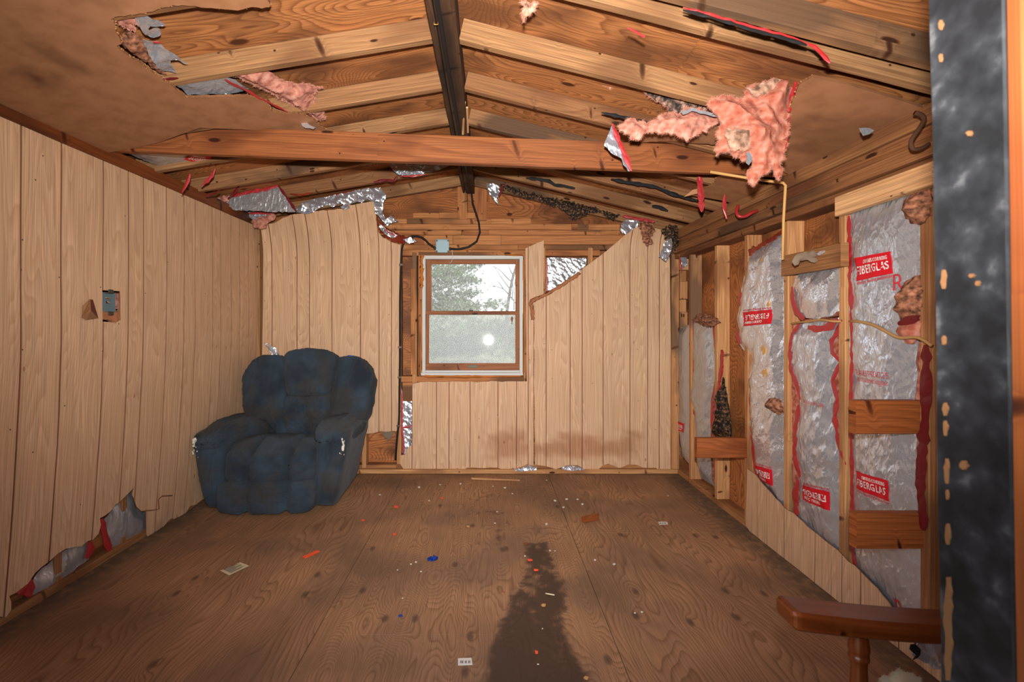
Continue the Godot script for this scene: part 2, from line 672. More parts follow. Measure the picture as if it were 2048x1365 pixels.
	var char_t := noise_tex(512, 512, 73, 0.013, 6, [c8(14, 12, 12), c8(28, 24, 21), c8(98, 68, 44), c8(150, 110, 70)], [0.3, 0.52, 0.66, 0.85])
	pk = mat("mouldy", Color.WHITE, 0.8, char_t, 0.2)
	pk.uv1_triplanar = true
	pk.uv1_scale = Vector3.ONE * 6.0
	mat("brown_paper", c8(150, 92, 62), 0.9, wool, 0.2).uv1_triplanar = true
	var bw := noise_tex(512, 512, 74, 0.015, 6, [c8(52, 36, 28), c8(122, 78, 56), c8(160, 104, 78), c8(186, 132, 104)], [0.2, 0.45, 0.62, 0.85])
	pk = mat("brown_wool", Color.WHITE, 1.0, bw, 0.25)
	pk.uv1_triplanar = true
	pk.uv1_scale = Vector3.ONE * 5.0
	mat("wool_light", c8(186, 128, 108), 1.0).backlight_enabled = true
	M.wool_light.backlight = Color(0.3, 0.25, 0.22)
	for v in [["wool_old", [c8(120, 70, 58), c8(172, 108, 92), c8(192, 130, 112), c8(188, 152, 134)]], ["wool_soiled", [c8(70, 54, 44), c8(150, 112, 92), c8(176, 138, 116), c8(190, 160, 140)]], ["mouldy_wool", [c8(20, 18, 18), c8(40, 36, 34), c8(120, 92, 78), c8(190, 150, 136)]]]:
		pk = mat(v[0], Color.WHITE, 1.0, noise_tex(256, 256, 75 + v[0].length(), 0.02, 6, v[1], [0.2, 0.45, 0.62, 0.85]), 0.25)
		pk.uv1_triplanar = true
		pk.uv1_scale = Vector3.ONE * 5.0
	M.fiberboard.vertex_color_use_as_albedo = true
	mat("rag", c8(122, 104, 88), 1.0)
	mat("yarn", c8(206, 190, 164), 1.0)
	mat("oak_dark", c8(196, 176, 160), 0.7, oak)
	mat("bracket", c8(206, 160, 124), 0.6, pine[2], 0.06)
	mat("flange", c8(158, 32, 36), 0.4).clearcoat_enabled = true
	mat("flange_dark", c8(100, 26, 28), 0.45)
	mat("label_red", c8(196, 22, 36), 0.45)
	mat("label_silver", c8(228, 226, 224), 0.4, null, 0.0, 0.3)
	mat("print_red", c8(188, 44, 50), 0.6)
	mat("tar", c8(24, 23, 24), 0.7)
	# the rest
	mat("cord", c8(26, 24, 24), 0.6)
	mat("wire_tan", c8(196, 150, 92), 0.6)
	mat("rope", c8(170, 128, 80), 0.8)
	mat("root", c8(74, 46, 30), 0.9)
	mat("box_blue", c8(150, 176, 184), 0.45)
	mat("box_steel", c8(104, 118, 122), 0.5, null, 0.0, 0.1)
	mat("steel_dark", c8(84, 76, 64), 0.5, null, 0.0, 0.6)
	mat("copper", c8(200, 140, 80), 0.4, null, 0.0, 0.6)
	mat("nail", c8(96, 84, 74), 0.5, null, 0.0, 0.7)
	mat("vinyl", c8(196, 194, 190), 0.5)
	mat("sash", c8(172, 112, 84), 0.6, pine[0], 0.03).albedo_color = c8(184, 150, 134)
	mat("foam", c8(180, 108, 50), 0.9)
	mat("rust", c8(130, 84, 54), 0.8)
	# navy upholstery with a fine herringbone and brown soiling
	var up := mat("velour", Color.WHITE, 0.95)
	up.vertex_color_use_as_albedo = true
	up.uv1_triplanar = true
	up.uv1_scale = Vector3.ONE * 14.0
	up.rim_enabled = true
	up.rim = 0.15
	up.rim_tint = 0.6
	var wv := Image.create(64, 64, false, Image.FORMAT_RGBA8)
	for y in 64:
		for x in 64:
			var ph := (y + (x % 16 if (x / 16) % 2 == 0 else 15 - x % 16)) % 8
			var v := 0.5 + 0.5 * cos(ph / 8.0 * TAU)
			wv.set_pixel(x, y, Color(v, v, v))
	wv.bump_map_to_normal_map(2.5)
	up.normal_enabled = true
	up.normal_texture = ImageTexture.create_from_image(wv)
	up.normal_scale = 0.0
	var up2: StandardMaterial3D = up.duplicate()
	M.velour_rib = up2
	up2.resource_name = "velour_rib"
	up2.detail_enabled = false
	up2.normal_scale = 1.0
	var up3: StandardMaterial3D = up.duplicate()
	M.velour_plain = up3
	up3.normal_enabled = false
	up3.resource_name = "velour_plain"
	up.normal_scale = 0.9
	mat("tape_blue", c8(40, 84, 168), 0.6)
	mat("stuffing", c8(212, 204, 190), 1.0)
	var var_n := mat("varnish", c8(150, 96, 70), 0.28, pine[2], 0.0)
	var_n.clearcoat_enabled = true
	var_n.clearcoat = 0.5
	var_n.clearcoat_roughness = 0.2
	var_n.albedo_color = c8(144, 100, 72)
	# the black door post, rubbed to the wood
	mat("black_paint", Color.WHITE, 0.55, noise_tex(512, 512, 91, 0.012, 6, [c8(16, 17, 19), c8(25, 26, 29), c8(36, 37, 40), c8(74, 74, 75)], [0.2, 0.5, 0.72, 0.95]), 0.04)
	M.black_paint.uv1_triplanar = true
	M.black_paint.uv1_scale = Vector3(3, 3, 3)
	mat("worn_wood", c8(104, 70, 42), 0.9)
	mat("jamb_wood", c8(170, 120, 80), 0.8, pine[0])
	mat("paper", c8(214, 196, 160), 0.8)
	mat("orange_tag", c8(250, 92, 56), 0.6)
	mat("blue_scrap", c8(28, 62, 150), 0.5)
	mat("white_scrap", c8(216, 210, 200), 0.8)
	mat("ink", c8(60, 56, 52), 0.8)
	mat("ground", Color.WHITE, 1.0, noise_tex(512, 512, 95, 0.01, 5, [c8(96, 90, 66), c8(120, 118, 84), c8(132, 124, 96)], [0.2, 0.5, 0.8]))
	mat("shed_out", c8(150, 146, 140), 0.9)
	mat("bark", c8(96, 88, 80), 0.95)
	var nd := mat("needles", c8(122, 154, 98), 0.8)
	nd.backlight_enabled = true
	nd.backlight = Color(0.25, 0.3, 0.2)
	mat("bush", c8(128, 146, 104), 0.9)
	var g := mat("glass", Color(1, 1, 1, 0.06), 0.04)
	g.transparency = BaseMaterial3D.TRANSPARENCY_ALPHA
	g.metallic_specular = 0.18
	var dirt := noise_tex(512, 512, 96, 0.05, 5, [Color(0.95, 0.97, 0.98, 0.10), Color(0.95, 0.97, 0.98, 0.22), Color(0.97, 0.98, 0.99, 0.5)], [0.35, 0.6, 0.95])
	var df := mat("glass_dust", Color(1, 1, 1, 1), 0.9, dirt)
	df.transparency = BaseMaterial3D.TRANSPARENCY_ALPHA
	df.uv1_triplanar = true
	df.uv1_scale = Vector3.ONE * 1.6
	var df2: StandardMaterial3D = df.duplicate()
	M.glass_grime = df2
	df2.albedo_texture = noise_tex(512, 512, 97, 0.09, 5, [Color(0.86, 0.91, 0.93, 0.26), Color(0.9, 0.95, 0.96, 0.46), Color(0.96, 0.98, 0.99, 0.78)], [0.25, 0.55, 0.9])
	df2.uv1_scale = Vector3.ONE * 2.6
	make_floor_material()

func make_floor_material():
	# one picture of the whole floor, 3.7 m square: fir figure along the depth, knots, the dark tarry stain, ground-in dirt along the walls
	var n := 2048
	var w1 := field(n, n, 6, 24, 0.022, 3, 301)
	var w2 := field(n, n, 1, 64, 0.4, 2, 302)
	var w3 := field(n, n, 8, 8, 0.02, 5, 303)
	var w4 := field(n, n, 2, 2, 0.05, 4, 304)
	var knots := []
	for k in [745, 1098, 1012, 1098, 1005, 1100, 725, 1182, 880, 1012, 945, 1052, 935, 1053, 1240, 1070, 1215, 1320, 930, 1345, 352, 1188, 390, 1157, 635, 1150, 610, 1190, 830, 1238, 1270, 1232, 1450, 1182, 1527, 1188, 1115, 1014, 1270, 1184, 1390, 1072, 1430, 1075, 1470, 1235, 1380, 1245, 940, 1273, 770, 1238, 910, 1130, 305, 1330, 1560, 1120]:
		knots.append(k)
	var ks := []
	for i in range(0, knots.size(), 2):
		var p := on_floor(knots[i], knots[i + 1])
		ks.append(Vector2((p.x + 2.05) / 3.7 * n, (4.15 - p.y) / 3.7 * n))
	var buckets := []
	for cy in n / 64 + 1:
		var l := []
		for k in ks:
			if absf(k.y - cy * 64 - 32) < 190:
				l.append(k)
		buckets.append(l)
	var stain := pts([1075, 1080, 1095, 1085, 1110, 1100, 1118, 1150, 1128, 1200, 1135, 1260, 1150, 1310, 1175, 1365, 1190, 1400, 960, 1400, 980, 1320, 985, 1290, 1000, 1240, 1015, 1190, 1030, 1165, 1050, 1130, 1052, 1090], on_floor)
	var sp := PackedVector2Array()
	for p in stain:
		sp.append(Vector2((p.x + 2.05) / 3.7 * n, (4.15 - p.y) / 3.7 * n))
	var spot := PackedVector2Array()
	for p in pts([950, 1024, 985, 1018, 1030, 1022, 1012, 1036, 1006, 1060, 992, 1088, 985, 1060, 978, 1036], on_floor):
		spot.append(Vector2((p.x + 2.05) / 3.7 * n, (4.15 - p.y) / 3.7 * n))
	var s0 := spot[0]
	var s1 := spot[0]
	for p in sp + spot:
		s0 = s0.min(p)
		s1 = s1.max(p)
	var smask := PackedFloat32Array()          # the stain, soft-edged, at a quarter of the size
	var q := n / 4
	smask.resize(q * q)
	for y in q:
		for x in q:
			var p := Vector2(x * 4, y * 4)
			if p.x < s0.x - 40 or p.x > s1.x + 40 or p.y < s0.y - 40 or p.y > s1.y + 40:
				continue
			var d := edge_dist(p, sp)
			var inside := Geometry2D.is_point_in_polygon(p, sp)
			var d2 := edge_dist(p, spot) * (1.0 if Geometry2D.is_point_in_polygon(p, spot) else -1.0)
			smask[y * q + x] = 0.8 * clampf(0.5 + d2 / 40.0, 0.0, 1.0) if d2 > -20.0 else clampf(0.5 + (d if inside else -d) / 40.0, 0.0, 1.0)
	var sm_im := Image.create_from_data(q, q, false, Image.FORMAT_RF, smask.to_byte_array())
	sm_im.resize(n, n, Image.INTERPOLATE_CUBIC)
	smask = sm_im.get_data().to_float32_array()
	var data := PackedByteArray()
	data.resize(n * n * 3)
	var at := 0
	var seam1 := int((-0.70 + 2.05) / 3.7 * n)
	var seam2 := int((0.497 + 2.05) / 3.7 * n)
	for y in n:
		var bl: Array = buckets[y >> 6]
		for x in n:
			var i := y * n + x
			var wild := x > seam1 and x < seam2
			var f := (w1[i] * 42.0 + x * 0.03) if wild else (w1[i] * 16.0 + x * 0.085)
			var kn := 0.0
			for k in bl:
				var dx: float = (x - k.x) * 0.085
				if dx > 6.0 or dx < -6.0:
					continue
				var dy: float = (y - k.y) * 0.042
				var r2 := dx * dx + dy * dy
				if r2 < 12.0:
					f += exp(-r2 * 0.35) * 3.0
					if r2 < 0.7:
						kn = maxf(kn, 0.7 - r2)
			var t: float = f - floor(f)
			t = t * t * t if t < 0.9 else 0.73 * (1.0 - t) * 10.0
			var s := 1.0 + 0.42 * (w2[i] - 0.5)
			var dirt := clampf((w3[i] - 0.42) * 2.2, 0.0, 1.0) * 0.6
			s *= 0.93 + 0.2 * w3[n * n - 1 - i]
			var st := clampf(smask[i], 0.0, 1.0)
			st = clampf((st - 0.5) * 2.2 + (w3[i] - 0.5) * 3.2 + (w4[i] - 0.5) * 2.4, 0.0, 1.0) * clampf(st * 2.0, 0.0, 1.0) * 0.7 + 0.12 * st
			var cr := lerpf(156.0, 114.0, t) * s
			var cg := lerpf(116.0, 81.0, t) * s
			var cb := lerpf(85.0, 55.0, t) * s
			cr = lerpf(cr, 106.0, dirt)
			cg = lerpf(cg, 83.0, dirt)
			cb = lerpf(cb, 66.0, dirt)
			cr = lerpf(cr, 66.0, maxf(st, kn * 0.85))
			cg = lerpf(cg, 50.0, maxf(st, kn * 0.85))
			cb = lerpf(cb, 40.0, maxf(st, kn * 0.85))
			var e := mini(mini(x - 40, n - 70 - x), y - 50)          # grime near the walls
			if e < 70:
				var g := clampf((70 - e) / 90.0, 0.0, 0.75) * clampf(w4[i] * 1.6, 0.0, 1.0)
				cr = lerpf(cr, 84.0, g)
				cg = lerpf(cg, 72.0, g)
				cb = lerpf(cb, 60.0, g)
			data[at] = clampi(int(cr), 0, 255)
			data[at + 1] = clampi(int(cg), 0, 255)
			data[at + 2] = clampi(int(cb), 0, 255)
			at += 3
	var tex := ImageTexture.create_from_image(Image.create_from_data(n, n, false, Image.FORMAT_RGB8, data))
	mat("floor", Color.WHITE, 0.7, tex, 0.05)

# ---------------------------------------------------------------- panelling: a backing sheet with the planks standing proud of the grooves
func panelling(parent: Node, poly: PackedVector2Array, cuts: Array, map: Callable, nd: Vector3, cell: Vector2, minus := [], gap := 0.003, stain = null) -> void:
	if stain == null:
		stain = func(p): return Color.WHITE.lerp(Color(0.80, 0.76, 0.72), 0.7 * clampf(fn.get_noise_2d(p.x * 1.1, p.y * 0.7), 0.0, 1.0))
	var outs := [poly]
	for m in minus:                                        # cut along the opening first, so that it becomes a notch
		var x0: float = m[0].x + 0.021
		var o2 := []
		for o in outs:
			o2.append_array(Geometry2D.intersect_polygons(o, PackedVector2Array([Vector2(-9, -9), Vector2(x0, -9), Vector2(x0, 9), Vector2(-9, 9)])))
			for h in Geometry2D.intersect_polygons(o, PackedVector2Array([Vector2(x0, -9), Vector2(9, -9), Vector2(9, 9), Vector2(x0, 9)])):
				o2.append_array(Geometry2D.clip_polygons(h, m))
		outs = o2
	var st: SurfaceTool = null
	for o in outs:
		st = sheet(o, Vector2(cell.x, 0.03), func(p, e, k): return map.call(p, -0.0035 - k * 0.002), nd, Vector2(0, 1), Vector2(1, 0), Vector2.ZERO, false, st)
	var back := put(parent, "panel", done(st), M.panel_back)
	for i in cuts.size() - 1:
		var a: float = cuts[i] + gap
		var b: float = cuts[i + 1] - gap
		var strip := PackedVector2Array([Vector2(a, -1), Vector2(b, -1), Vector2(b, 4), Vector2(a, 4)])
		var ps: SurfaceTool = null
		var uo := Vector2(rng.randf() * 0.12, rng.randf())
		for o in outs:
			for part in Geometry2D.intersect_polygons(o, strip):
				if part.size() < 3 or Geometry2D.is_polygon_clockwise(part) != Geometry2D.is_polygon_clockwise(strip) and false:
					continue
				ps = sheet(part, cell, func(p, e, k): return map.call(p, -0.004 * k), nd, Vector2(0, 1 / 2.6), Vector2(1 / 0.95, 0), uo, false, ps, stain)
		if ps:
			put(back, "plank", done(ps), M.oak)

func nails(parent: Node, px: Array, place: Callable, nd: Vector3) -> void:
	var head := cushion(Vector3(0.0032, 0.0032, 0.0012) if nd == Vector3.BACK else Vector3(0.0012, 0.0032, 0.0032), 2.4, 3, Transform3D())
	for i in range(0, px.size(), 2):
		var o := put(parent, "nail", head, M.nail)
		o.position = place.call(px[i], px[i + 1]) + nd * 0.0008

func left_lean(y: float) -> float:
	return 0.072 * pow(clampf(1.0 - y / 1.2, 0.0, 1.0), 1.4)

func on_left(px: float, py: float) -> Vector2:
	var p := on_x(px, py, XL)
	for i in 4:
		p = on_x(px, py, XL - left_lean(p.y))
	return p

func back_curl(x: float, y: float) -> float:
	if x < 0.0:
		return 0.13 * pow(clampf((y - 1.8) / 0.4, 0.0, 1.2), 2.0)
	return 0.16 * pow(clampf((y - 1.86) / 0.25, 0.0, 1.2), 2.0)

func on_back(px: float, py: float) -> Vector2:
	var p := on_d(px, py, DB)
	for i in 4:
		p = on_d(px, py, DB - back_curl(p.x, p.y))
	return p

func bx(px: float) -> float:
	return (px - VX) * DB / F

func build_floor() -> void:
	var fl := setting("floor", "worn fir plywood floor sheets with a long dark stain")
	var g := 0.0015
	var f3 := 1.0 / 3.7
	for s in [[-2.03, 2.82, -0.70, 4.1], [-2.03, 0.4, -0.70, 2.82], [-0.70, 1.925, 0.497, 4.1], [-0.70, 0.4, 0.497, 1.925], [0.497, 2.87, 1.68, 4.1], [0.497, 0.4, 1.68, 2.87]]:
		var lift := rng.randf_range(-0.0008, 0.0008)
		var poly := PackedVector2Array([Vector2(s[0] + g, s[1] + g), Vector2(s[2] - g, s[1] + g), Vector2(s[2] - g, s[3] - g), Vector2(s[0] + g, s[3] - g)])
		put(fl, "plywood_sheet", slab(poly, func(p, e, k): return Vector3(p.x, lift - k * 0.016, -p.y), Vector3.UP, 0.4, Vector2(f3, 0), Vector2(0, -f3), Vector2(2.05 * f3, 4.15 * f3)), M.floor)
	put(fl, "subfloor", block(Vector3(-2.06, -0.2, -4.16), Vector3(1.72, -0.02, -0.36), 0, 1), M.old1)

func build_left_wall() -> void:
	var w := setting("wall_left", "woodgrain-printed panelled wall with grooves, broken away along the floor")
	put(w, "sheathing", block(Vector3(-2.085, -0.02, -4.14), Vector3(-2.07, 2.3, -0.38), 2, 1), M.sheathing)
	put(w, "sole_plate", block(Vector3(-2.07, 0.0, -4.02), Vector3(-2.016, 0.04, -0.57), 2), M.old0)
	for z in [0.62, 1.02, 1.43, 1.84, 2.25, 2.657, 3.06, 3.47, 3.88]:
		put(w, "stud", block(Vector3(-2.07, 0.04, -z - 0.019), Vector3(-2.024, 2.1, -z + 0.019), 1), M.old0)
	var low := [0, 1234, 13, 1235, 23, 1221, 19, 1193, 33, 1186, 57, 1167, 70, 1147, 99, 1123, 132, 1098, 152, 1094, 175, 1083, 198, 1068, 200, 1037, 221, 1024, 242, 1002, 267, 976, 269, 1000, 274, 1015, 283, 1023, 293, 1024, 296, 1087, 308, 1079, 319, 1072, 320, 1058, 343, 1037, 369, 1032, 380, 1013, 398, 1005, 425, 990]
	var poly := PackedVector2Array([Vector2(0.56, 2.078), Vector2(0.56, 0.09)])
	poly.append_array(ragged(pts(low, on_left), 0.03, 0.006, 5, [low.size() / 2 - 1]))
	poly.append_array(PackedVector2Array([Vector2(3.6, 0.06), Vector2(4.0, 0.05), Vector2(4.0, 2.078)]))
	var cuts := [0.5, 0.72, 0.84, 1.03, 1.22, 1.33, 1.55, 1.72, 1.83, 1.981, 2.169, 2.406, 2.573, 2.685, 2.877, 3.042, 3.156, 3.356, 3.46, 3.6, 3.72, 3.86, 4.05]
	var hole := pts([206.5, 581, 241, 583, 242, 640, 232, 646, 206.5, 643], on_left)
	hole[0].x -= 0.02
	hole[4].x -= 0.02
	panelling(w, poly, cuts, func(p: Vector2, off: float): return Vector3(XL - left_lean(p.y) + off + 0.006 * fn.get_noise_2d(p.x * 0.9, p.y * 0.8), p.y, -p.x), Vector3.RIGHT, Vector2(0.12, 0.12), [hole], 0.004)
	# the crack that runs on from the torn corner
	var crack := []
	for q in [283, 1023, 305, 1021, 317, 1019, 316, 1000, 323, 993, 343, 992]:
		crack.append(q)
	var cp := []
	for i in range(0, crack.size(), 2):
		var p := on_left(crack[i], crack[i + 1])
		cp.append(Vector3(XL - left_lean(p.y) + 0.0035 + 0.006 * fn.get_noise_2d(p.x * 0.9, p.y * 0.8), p.y, -p.x))
	put(w, "crack_edge", tube(cp, 0.0028, 5, false), M.panel_back)
	# nail heads
	nails(w, [42, 540, 45, 480, 119, 555, 205, 703, 290, 587, 410, 588, 464, 588, 480, 470, 335, 525, 44, 700, 128, 812, 85, 312, 70, 360, 250, 432, 202, 575, 238, 648, 20, 860, 65, 905, 160, 1010], func(px, py):
		var p := on_left(px, py)
		return Vector3(XL - left_lean(p.y) + 0.006 * fn.get_noise_2d(p.x * 0.9, p.y * 0.8), p.y, -p.x), Vector3.RIGHT)
	# head plate over the panel
	var t := setting("trim_1", "stained board along the top of the panelled side wall")
	var a := on_x(0, 213, XL + 0.012)
	put(t, "board", timber(Vector3(XL - 0.01, 2.113, -0.5), Vector3(XL - 0.01, 2.113, -4.03), 0.05, 0.072, Vector3.UP, 10, 0.003), M.trim_wood)

func build_back_wall() -> void:
	var w := setting("wall_back", "rear wall with torn woodgrain panels, bare boards and a window")
	var hx0 := -0.585
	var hx1 := 0.315
	var hy0 := 0.815
	var hy1 := 1.85
	var m := func(p, e, k): return Vector3(p.x, p.y, -4.115 - k * 0.014)
	for q in [[-2.1, -0.02, hx0, 2.12, "sheathing"], [hx1, -0.02, 1.76, 2.02, "sheathing"], [hx0, -0.02, hx1, hy0, "sheathing"]]:
		put(w, "sheathing", slab(PackedVector2Array([Vector2(q[0], q[1]), Vector2(q[2], q[1]), Vector2(q[2], q[3]), Vector2(q[0], q[3])]), m, Vector3.BACK, 0.6, Vector2(0.7, 0.0), Vector2(0, 0.9)), M.sheathing)
	put(w, "gable_sheathing", slab(PackedVector2Array([Vector2(-2.1, 2.12), Vector2(hx0, 2.12), Vector2(hx0, hy1), Vector2(hx1, hy1), Vector2(hx1, 2.02), Vector2(1.76, 2.02), Vector2(1.76, 2.06), Vector2(RX, 2.53), Vector2(-2.1, 2.2)]), m, Vector3.BACK, 0.6, Vector2(0.55, 0.0), Vector2(0, 0.8)), M.gable)
	# studs
	for q in [[-1.95, 0.04, 2.1], [-1.45, 0.04, 2.1], [-1.05, 0.04, 2.1], [-0.755, 0.04, 1.93], [-0.625, 0.76, 1.86], [0.335, 0.04, 1.86], [0.46, 0.04, 1.9], [0.86, 0.04, 1.9], [1.2, 0.04, 1.9], [1.56, 0.04, 2.0]]:
		put(w, "stud", block(Vector3(q[0] - 0.019, q[1], -4.113), Vector3(q[0] + 0.019, q[2], -4.028), 1), M.stud1)
	# sole plate in two courses
	put(w, "sole_plate", block(Vector3(-1.98, 0.0, -4.11), Vector3(1.6, 0.036, -4.0), 0, 8), M.stud0)
	put(w, "board", block(Vector3(-1.98, 0.038, -4.11), Vector3(-0.78, 0.068, -4.03), 0, 4), M.stud2)
	put(w, "board", block(Vector3(-0.78, 0.038, -4.11), Vector3(1.6, 0.075, -4.025), 0, 4), M.stud2)
	# courses of short boards over the window
	var rows := [[425, 437, 826, 965, 3], [437, 448, 780, 1062, 3], [448, 460, 760, 1240, 4], [460, 470, 752, 1240, 5], [470, 489.5, 770, 1245, 4], [489.5, 500, 800, 1240, 3], [500, 512, 800, 1200, 3]]
	var r := RandomNumberGenerator.new()
	r.seed = 4
	for q in rows:
		var cuts := [float(q[2]), float(q[3])]
		for i in q[4] - 1:
			cuts.append(r.randf_range(q[2] + 30, q[3] - 30))
		cuts.sort()
		for i in cuts.size() - 1:
			if cuts[i + 1] - cuts[i] < 6:
				continue
			var d := 4.03 + r.randf_range(0.0, 0.012)
			var a := on_d(cuts[i], q[1], 4.03)
			var b := on_d(cuts[i + 1], q[0], 4.03)
			put(w, "board", block(Vector3(a.x + 0.001, a.y + 0.001, -4.1), Vector3(b.x - 0.001, b.y - 0.001, -d), 0), M[["gable_board0", "gable_board1", "gable_board2"][r.randi() % 3]])
	# short uprights beside the ridge
	put(w, "stud", block(Vector3(-0.262, 2.14, -4.11), Vector3(-0.178, 2.45, -4.035), 1), M.gable_board1)
	put(w, "stud", block(Vector3(-0.115, 2.13, -4.11), Vector3(-0.015, 2.44, -4.02), 1), M.gable_board2)
	# left of the window: packing strip; the wood round the opening
	put(w, "packing_strip", block(Vector3(-0.655, 0.83, -4.1), Vector3(-0.615, 1.72, -4.02), 1), M.gable_board0)
	put(w, "board", block(Vector3(-0.735, 0.765, -4.11), Vector3(0.30, 0.815, -4.03), 0, 5), M.gable_board1)
	put(w, "board", block(Vector3(-0.73, 0.6, -4.112), Vector3(-0.62, 0.76, -4.05), 0, 3), M.gable_board1)
	# corner post and the little blocks stacked beside it
	put(w, "corner_post", block(Vector3(1.535, 0.04, -4.05), Vector3(1.597, 2.02, -4.0), 1, 8), M.stud1)
	for q in [[508, 540, 0.01], [541, 563, -0.01], [563, 598, 0.0], [599, 624, -0.01], [624, 657, 0.0]]:
		var y0: float = on_d(1355, q[1], 3.98).y
		var y1: float = on_d(1355, q[0], 3.98).y
		put(w, "block", block(Vector3(1.6, y0, -4.1), Vector3(1.662 + q[2], y1 - 0.002, -3.985), 1), M.stud1 if q[2] == 0.0 else M.stud0)
	# the panels; old water marks low on the middle ones
	var damp := func(p: Vector2) -> Color:
		var n := fn.get_noise_2d(p.x * 2.0, p.y * 2.0) * 0.16 + fn.get_noise_2d(p.x * 9.0, p.y * 9.0) * 0.06
		var d := smoothstep(0.36, 0.27, p.y + n) * smoothstep(-0.15, 0.05, p.x + n) * smoothstep(1.30, 1.15, p.x + n) * smoothstep(0.10, 0.18, p.y - n * 0.5)
		return Color.WHITE.lerp(Color(0.66, 0.52, 0.42), 0.85 * d).lerp(Color(0.84, 0.8, 0.76), 0.6 * clampf(fn.get_noise_2d(p.x * 1.1, p.y * 0.7), 0.0, 1.0))
	var map := func(p: Vector2, off: float): return Vector3(p.x, p.y, -(DB - off - back_curl(p.x, p.y) + 0.006 * fn.get_noise_2d(p.x * 1.3 + 9, p.y * 0.9)))
	var pa := pts([521, 930, 521, 452, 552, 445, 566, 436, 590, 428, 622, 424, 660, 420, 690, 415, 716, 408, 748, 404, 752, 440, 757, 465, 766, 476, 786, 486, 801, 491, 800, 760, 799, 862, 770, 864, 735, 868, 700, 872, 690, 930], on_back)
	panelling(w, ragged(pa, 0.03, 0.004, 9, [0, 14, 15]), [-2.0, bx(544), bx(594), bx(619), bx(664), bx(721), bx(758), bx(783), bx(840)], map, Vector3.BACK, Vector2(0.1, 0.03))
	var pb := pts([824, 769, 840, 765, 1040, 763.5, 1056, 763, 1056, 930, 1033, 938, 1008, 942, 996, 936, 966, 937, 945, 935, 933, 936, 929, 946, 898, 940, 873, 948, 850, 944, 824, 945, 808, 941, 801, 930, 800, 912, 810, 910, 816, 896, 824, 890], on_back)
	panelling(w, ragged(pb, 0.03, 0.004, 12, [2, 3, 21]), [bx(795), bx(824), bx(873), bx(898), bx(940), bx(996), bx(1033), bx(1056.5)], func(p, off): return map.call(p, off - 0.002), Vector3.BACK, Vector2(0.06, 0.045), [], 0.003, damp)
	var pc := pts([1051, 497, 1062, 492, 1075, 486, 1088, 481, 1087, 592, 1070, 602, 1067, 610, 1067, 932, 1056.5, 930, 1053, 700], on_back)
	panelling(w, ragged(pc, 0.04, 0.003, 14, [3, 6, 8, 9]), [bx(1045), bx(1056.5), bx(1090)], func(p, off): return map.call(p, off - 0.001), Vector3.BACK, Vector2(0.12, 0.03))
	var pd := pts([1068, 606, 1090, 590, 1115, 575, 1140, 558, 1176, 530, 1203, 510, 1230, 488, 1252, 468, 1272, 455, 1280, 453, 1288, 453, 1300, 455, 1310, 457, 1322, 460, 1331, 468, 1335, 490, 1339, 520, 1341, 700, 1341, 946, 1319, 946, 1318, 941, 1311, 936, 1287, 936, 1273, 930, 1257, 929, 1241, 936, 1236, 936, 1216, 928, 1206, 931, 1192, 943, 1181, 945, 1165, 937, 1155, 931, 1135, 931, 1111, 939, 1092, 933, 1070, 930], on_back)
	panelling(w, ragged(pd, 0.04, 0.003, 16, [16, 17, 37]), [bx(1060), bx(1092), bx(1140), bx(1164), bx(1206), bx(1259.5), bx(1295), bx(1318), bx(1360)], func(p, off): return map.call(p, off + 0.005), Vector3.BACK, Vector2(0.07, 0.03), [], 0.003, damp)
	# the crumbled brown edge of the tear
	var tear := []
	for q in [1066, 640, 1064, 622, 1061, 607, 1068, 600, 1082, 594, 1098, 586, 1122, 572, 1142, 559, 1158, 546]:
		tear.append(q)
	var tp := []
	for i in range(0, tear.size(), 2):
		var p := on_back(tear[i], tear[i + 1])
		tp.append(Vector3(p.x, p.y, -DB + 0.012))
	put(w, "torn_edge", rough_rope(tp, 0.014, 3), M.torn_brown)
		# nail heads
	nails(w, [735, 489, 705, 538, 700, 613, 778, 630, 798, 702, 797, 740, 600, 670, 648, 484, 529, 602, 530, 485, 615, 550, 577, 540], func(px, py):
		var p := on_back(px, py)
		return map.call(p, 0.0), Vector3.BACK)
	nails(w, [1103, 700, 1104, 758, 1087, 606, 1273, 516, 1275, 699, 1185, 767, 1183, 628, 1276, 802, 1264, 590, 1240, 545, 1185, 560, 1088, 688, 1254, 648, 1310, 860], func(px, py):
		var p := on_back(px, py)
		return map.call(p, 0.005), Vector3.BACK)
	nails(w, [898, 876, 995, 830, 958, 838, 1059, 720, 910, 880], func(px, py):
		var p := on_back(px, py)
		return map.call(p, -0.002), Vector3.BACK)

func rough_rope(p: Array, r: float, sd: int) -> ArrayMesh:
	var st := SurfaceTool.new()
	st.begin(Mesh.PRIMITIVE_TRIANGLES)
	st.append_from(tube(p, r, 10), 0, Transform3D())
	var arr := done(st).surface_get_arrays(0)
	var v: PackedVector3Array = arr[Mesh.ARRAY_VERTEX]
	for i in v.size():
		v[i] += Vector3(noise3(v[i] + Vector3.ONE * sd, 60), noise3(v[i] + Vector3.ONE * (sd + 5), 60), noise3(v[i] + Vector3.ONE * (sd + 9), 60)) * r * 1.3
	return rebuilt(v, arr[Mesh.ARRAY_INDEX], arr[Mesh.ARRAY_TEX_UV])

func rebuilt(v: PackedVector3Array, ix, uv) -> ArrayMesh:
	var st := SurfaceTool.new()
	st.begin(Mesh.PRIMITIVE_TRIANGLES)
	st.set_smooth_group(0)
	if ix == null or ix.size() == 0:
		ix = PackedInt32Array(range(v.size()))
	for i in ix:
		if uv != null and uv.size():
			st.set_uv(uv[i])
		st.add_vertex(v[i])
	return done(st)

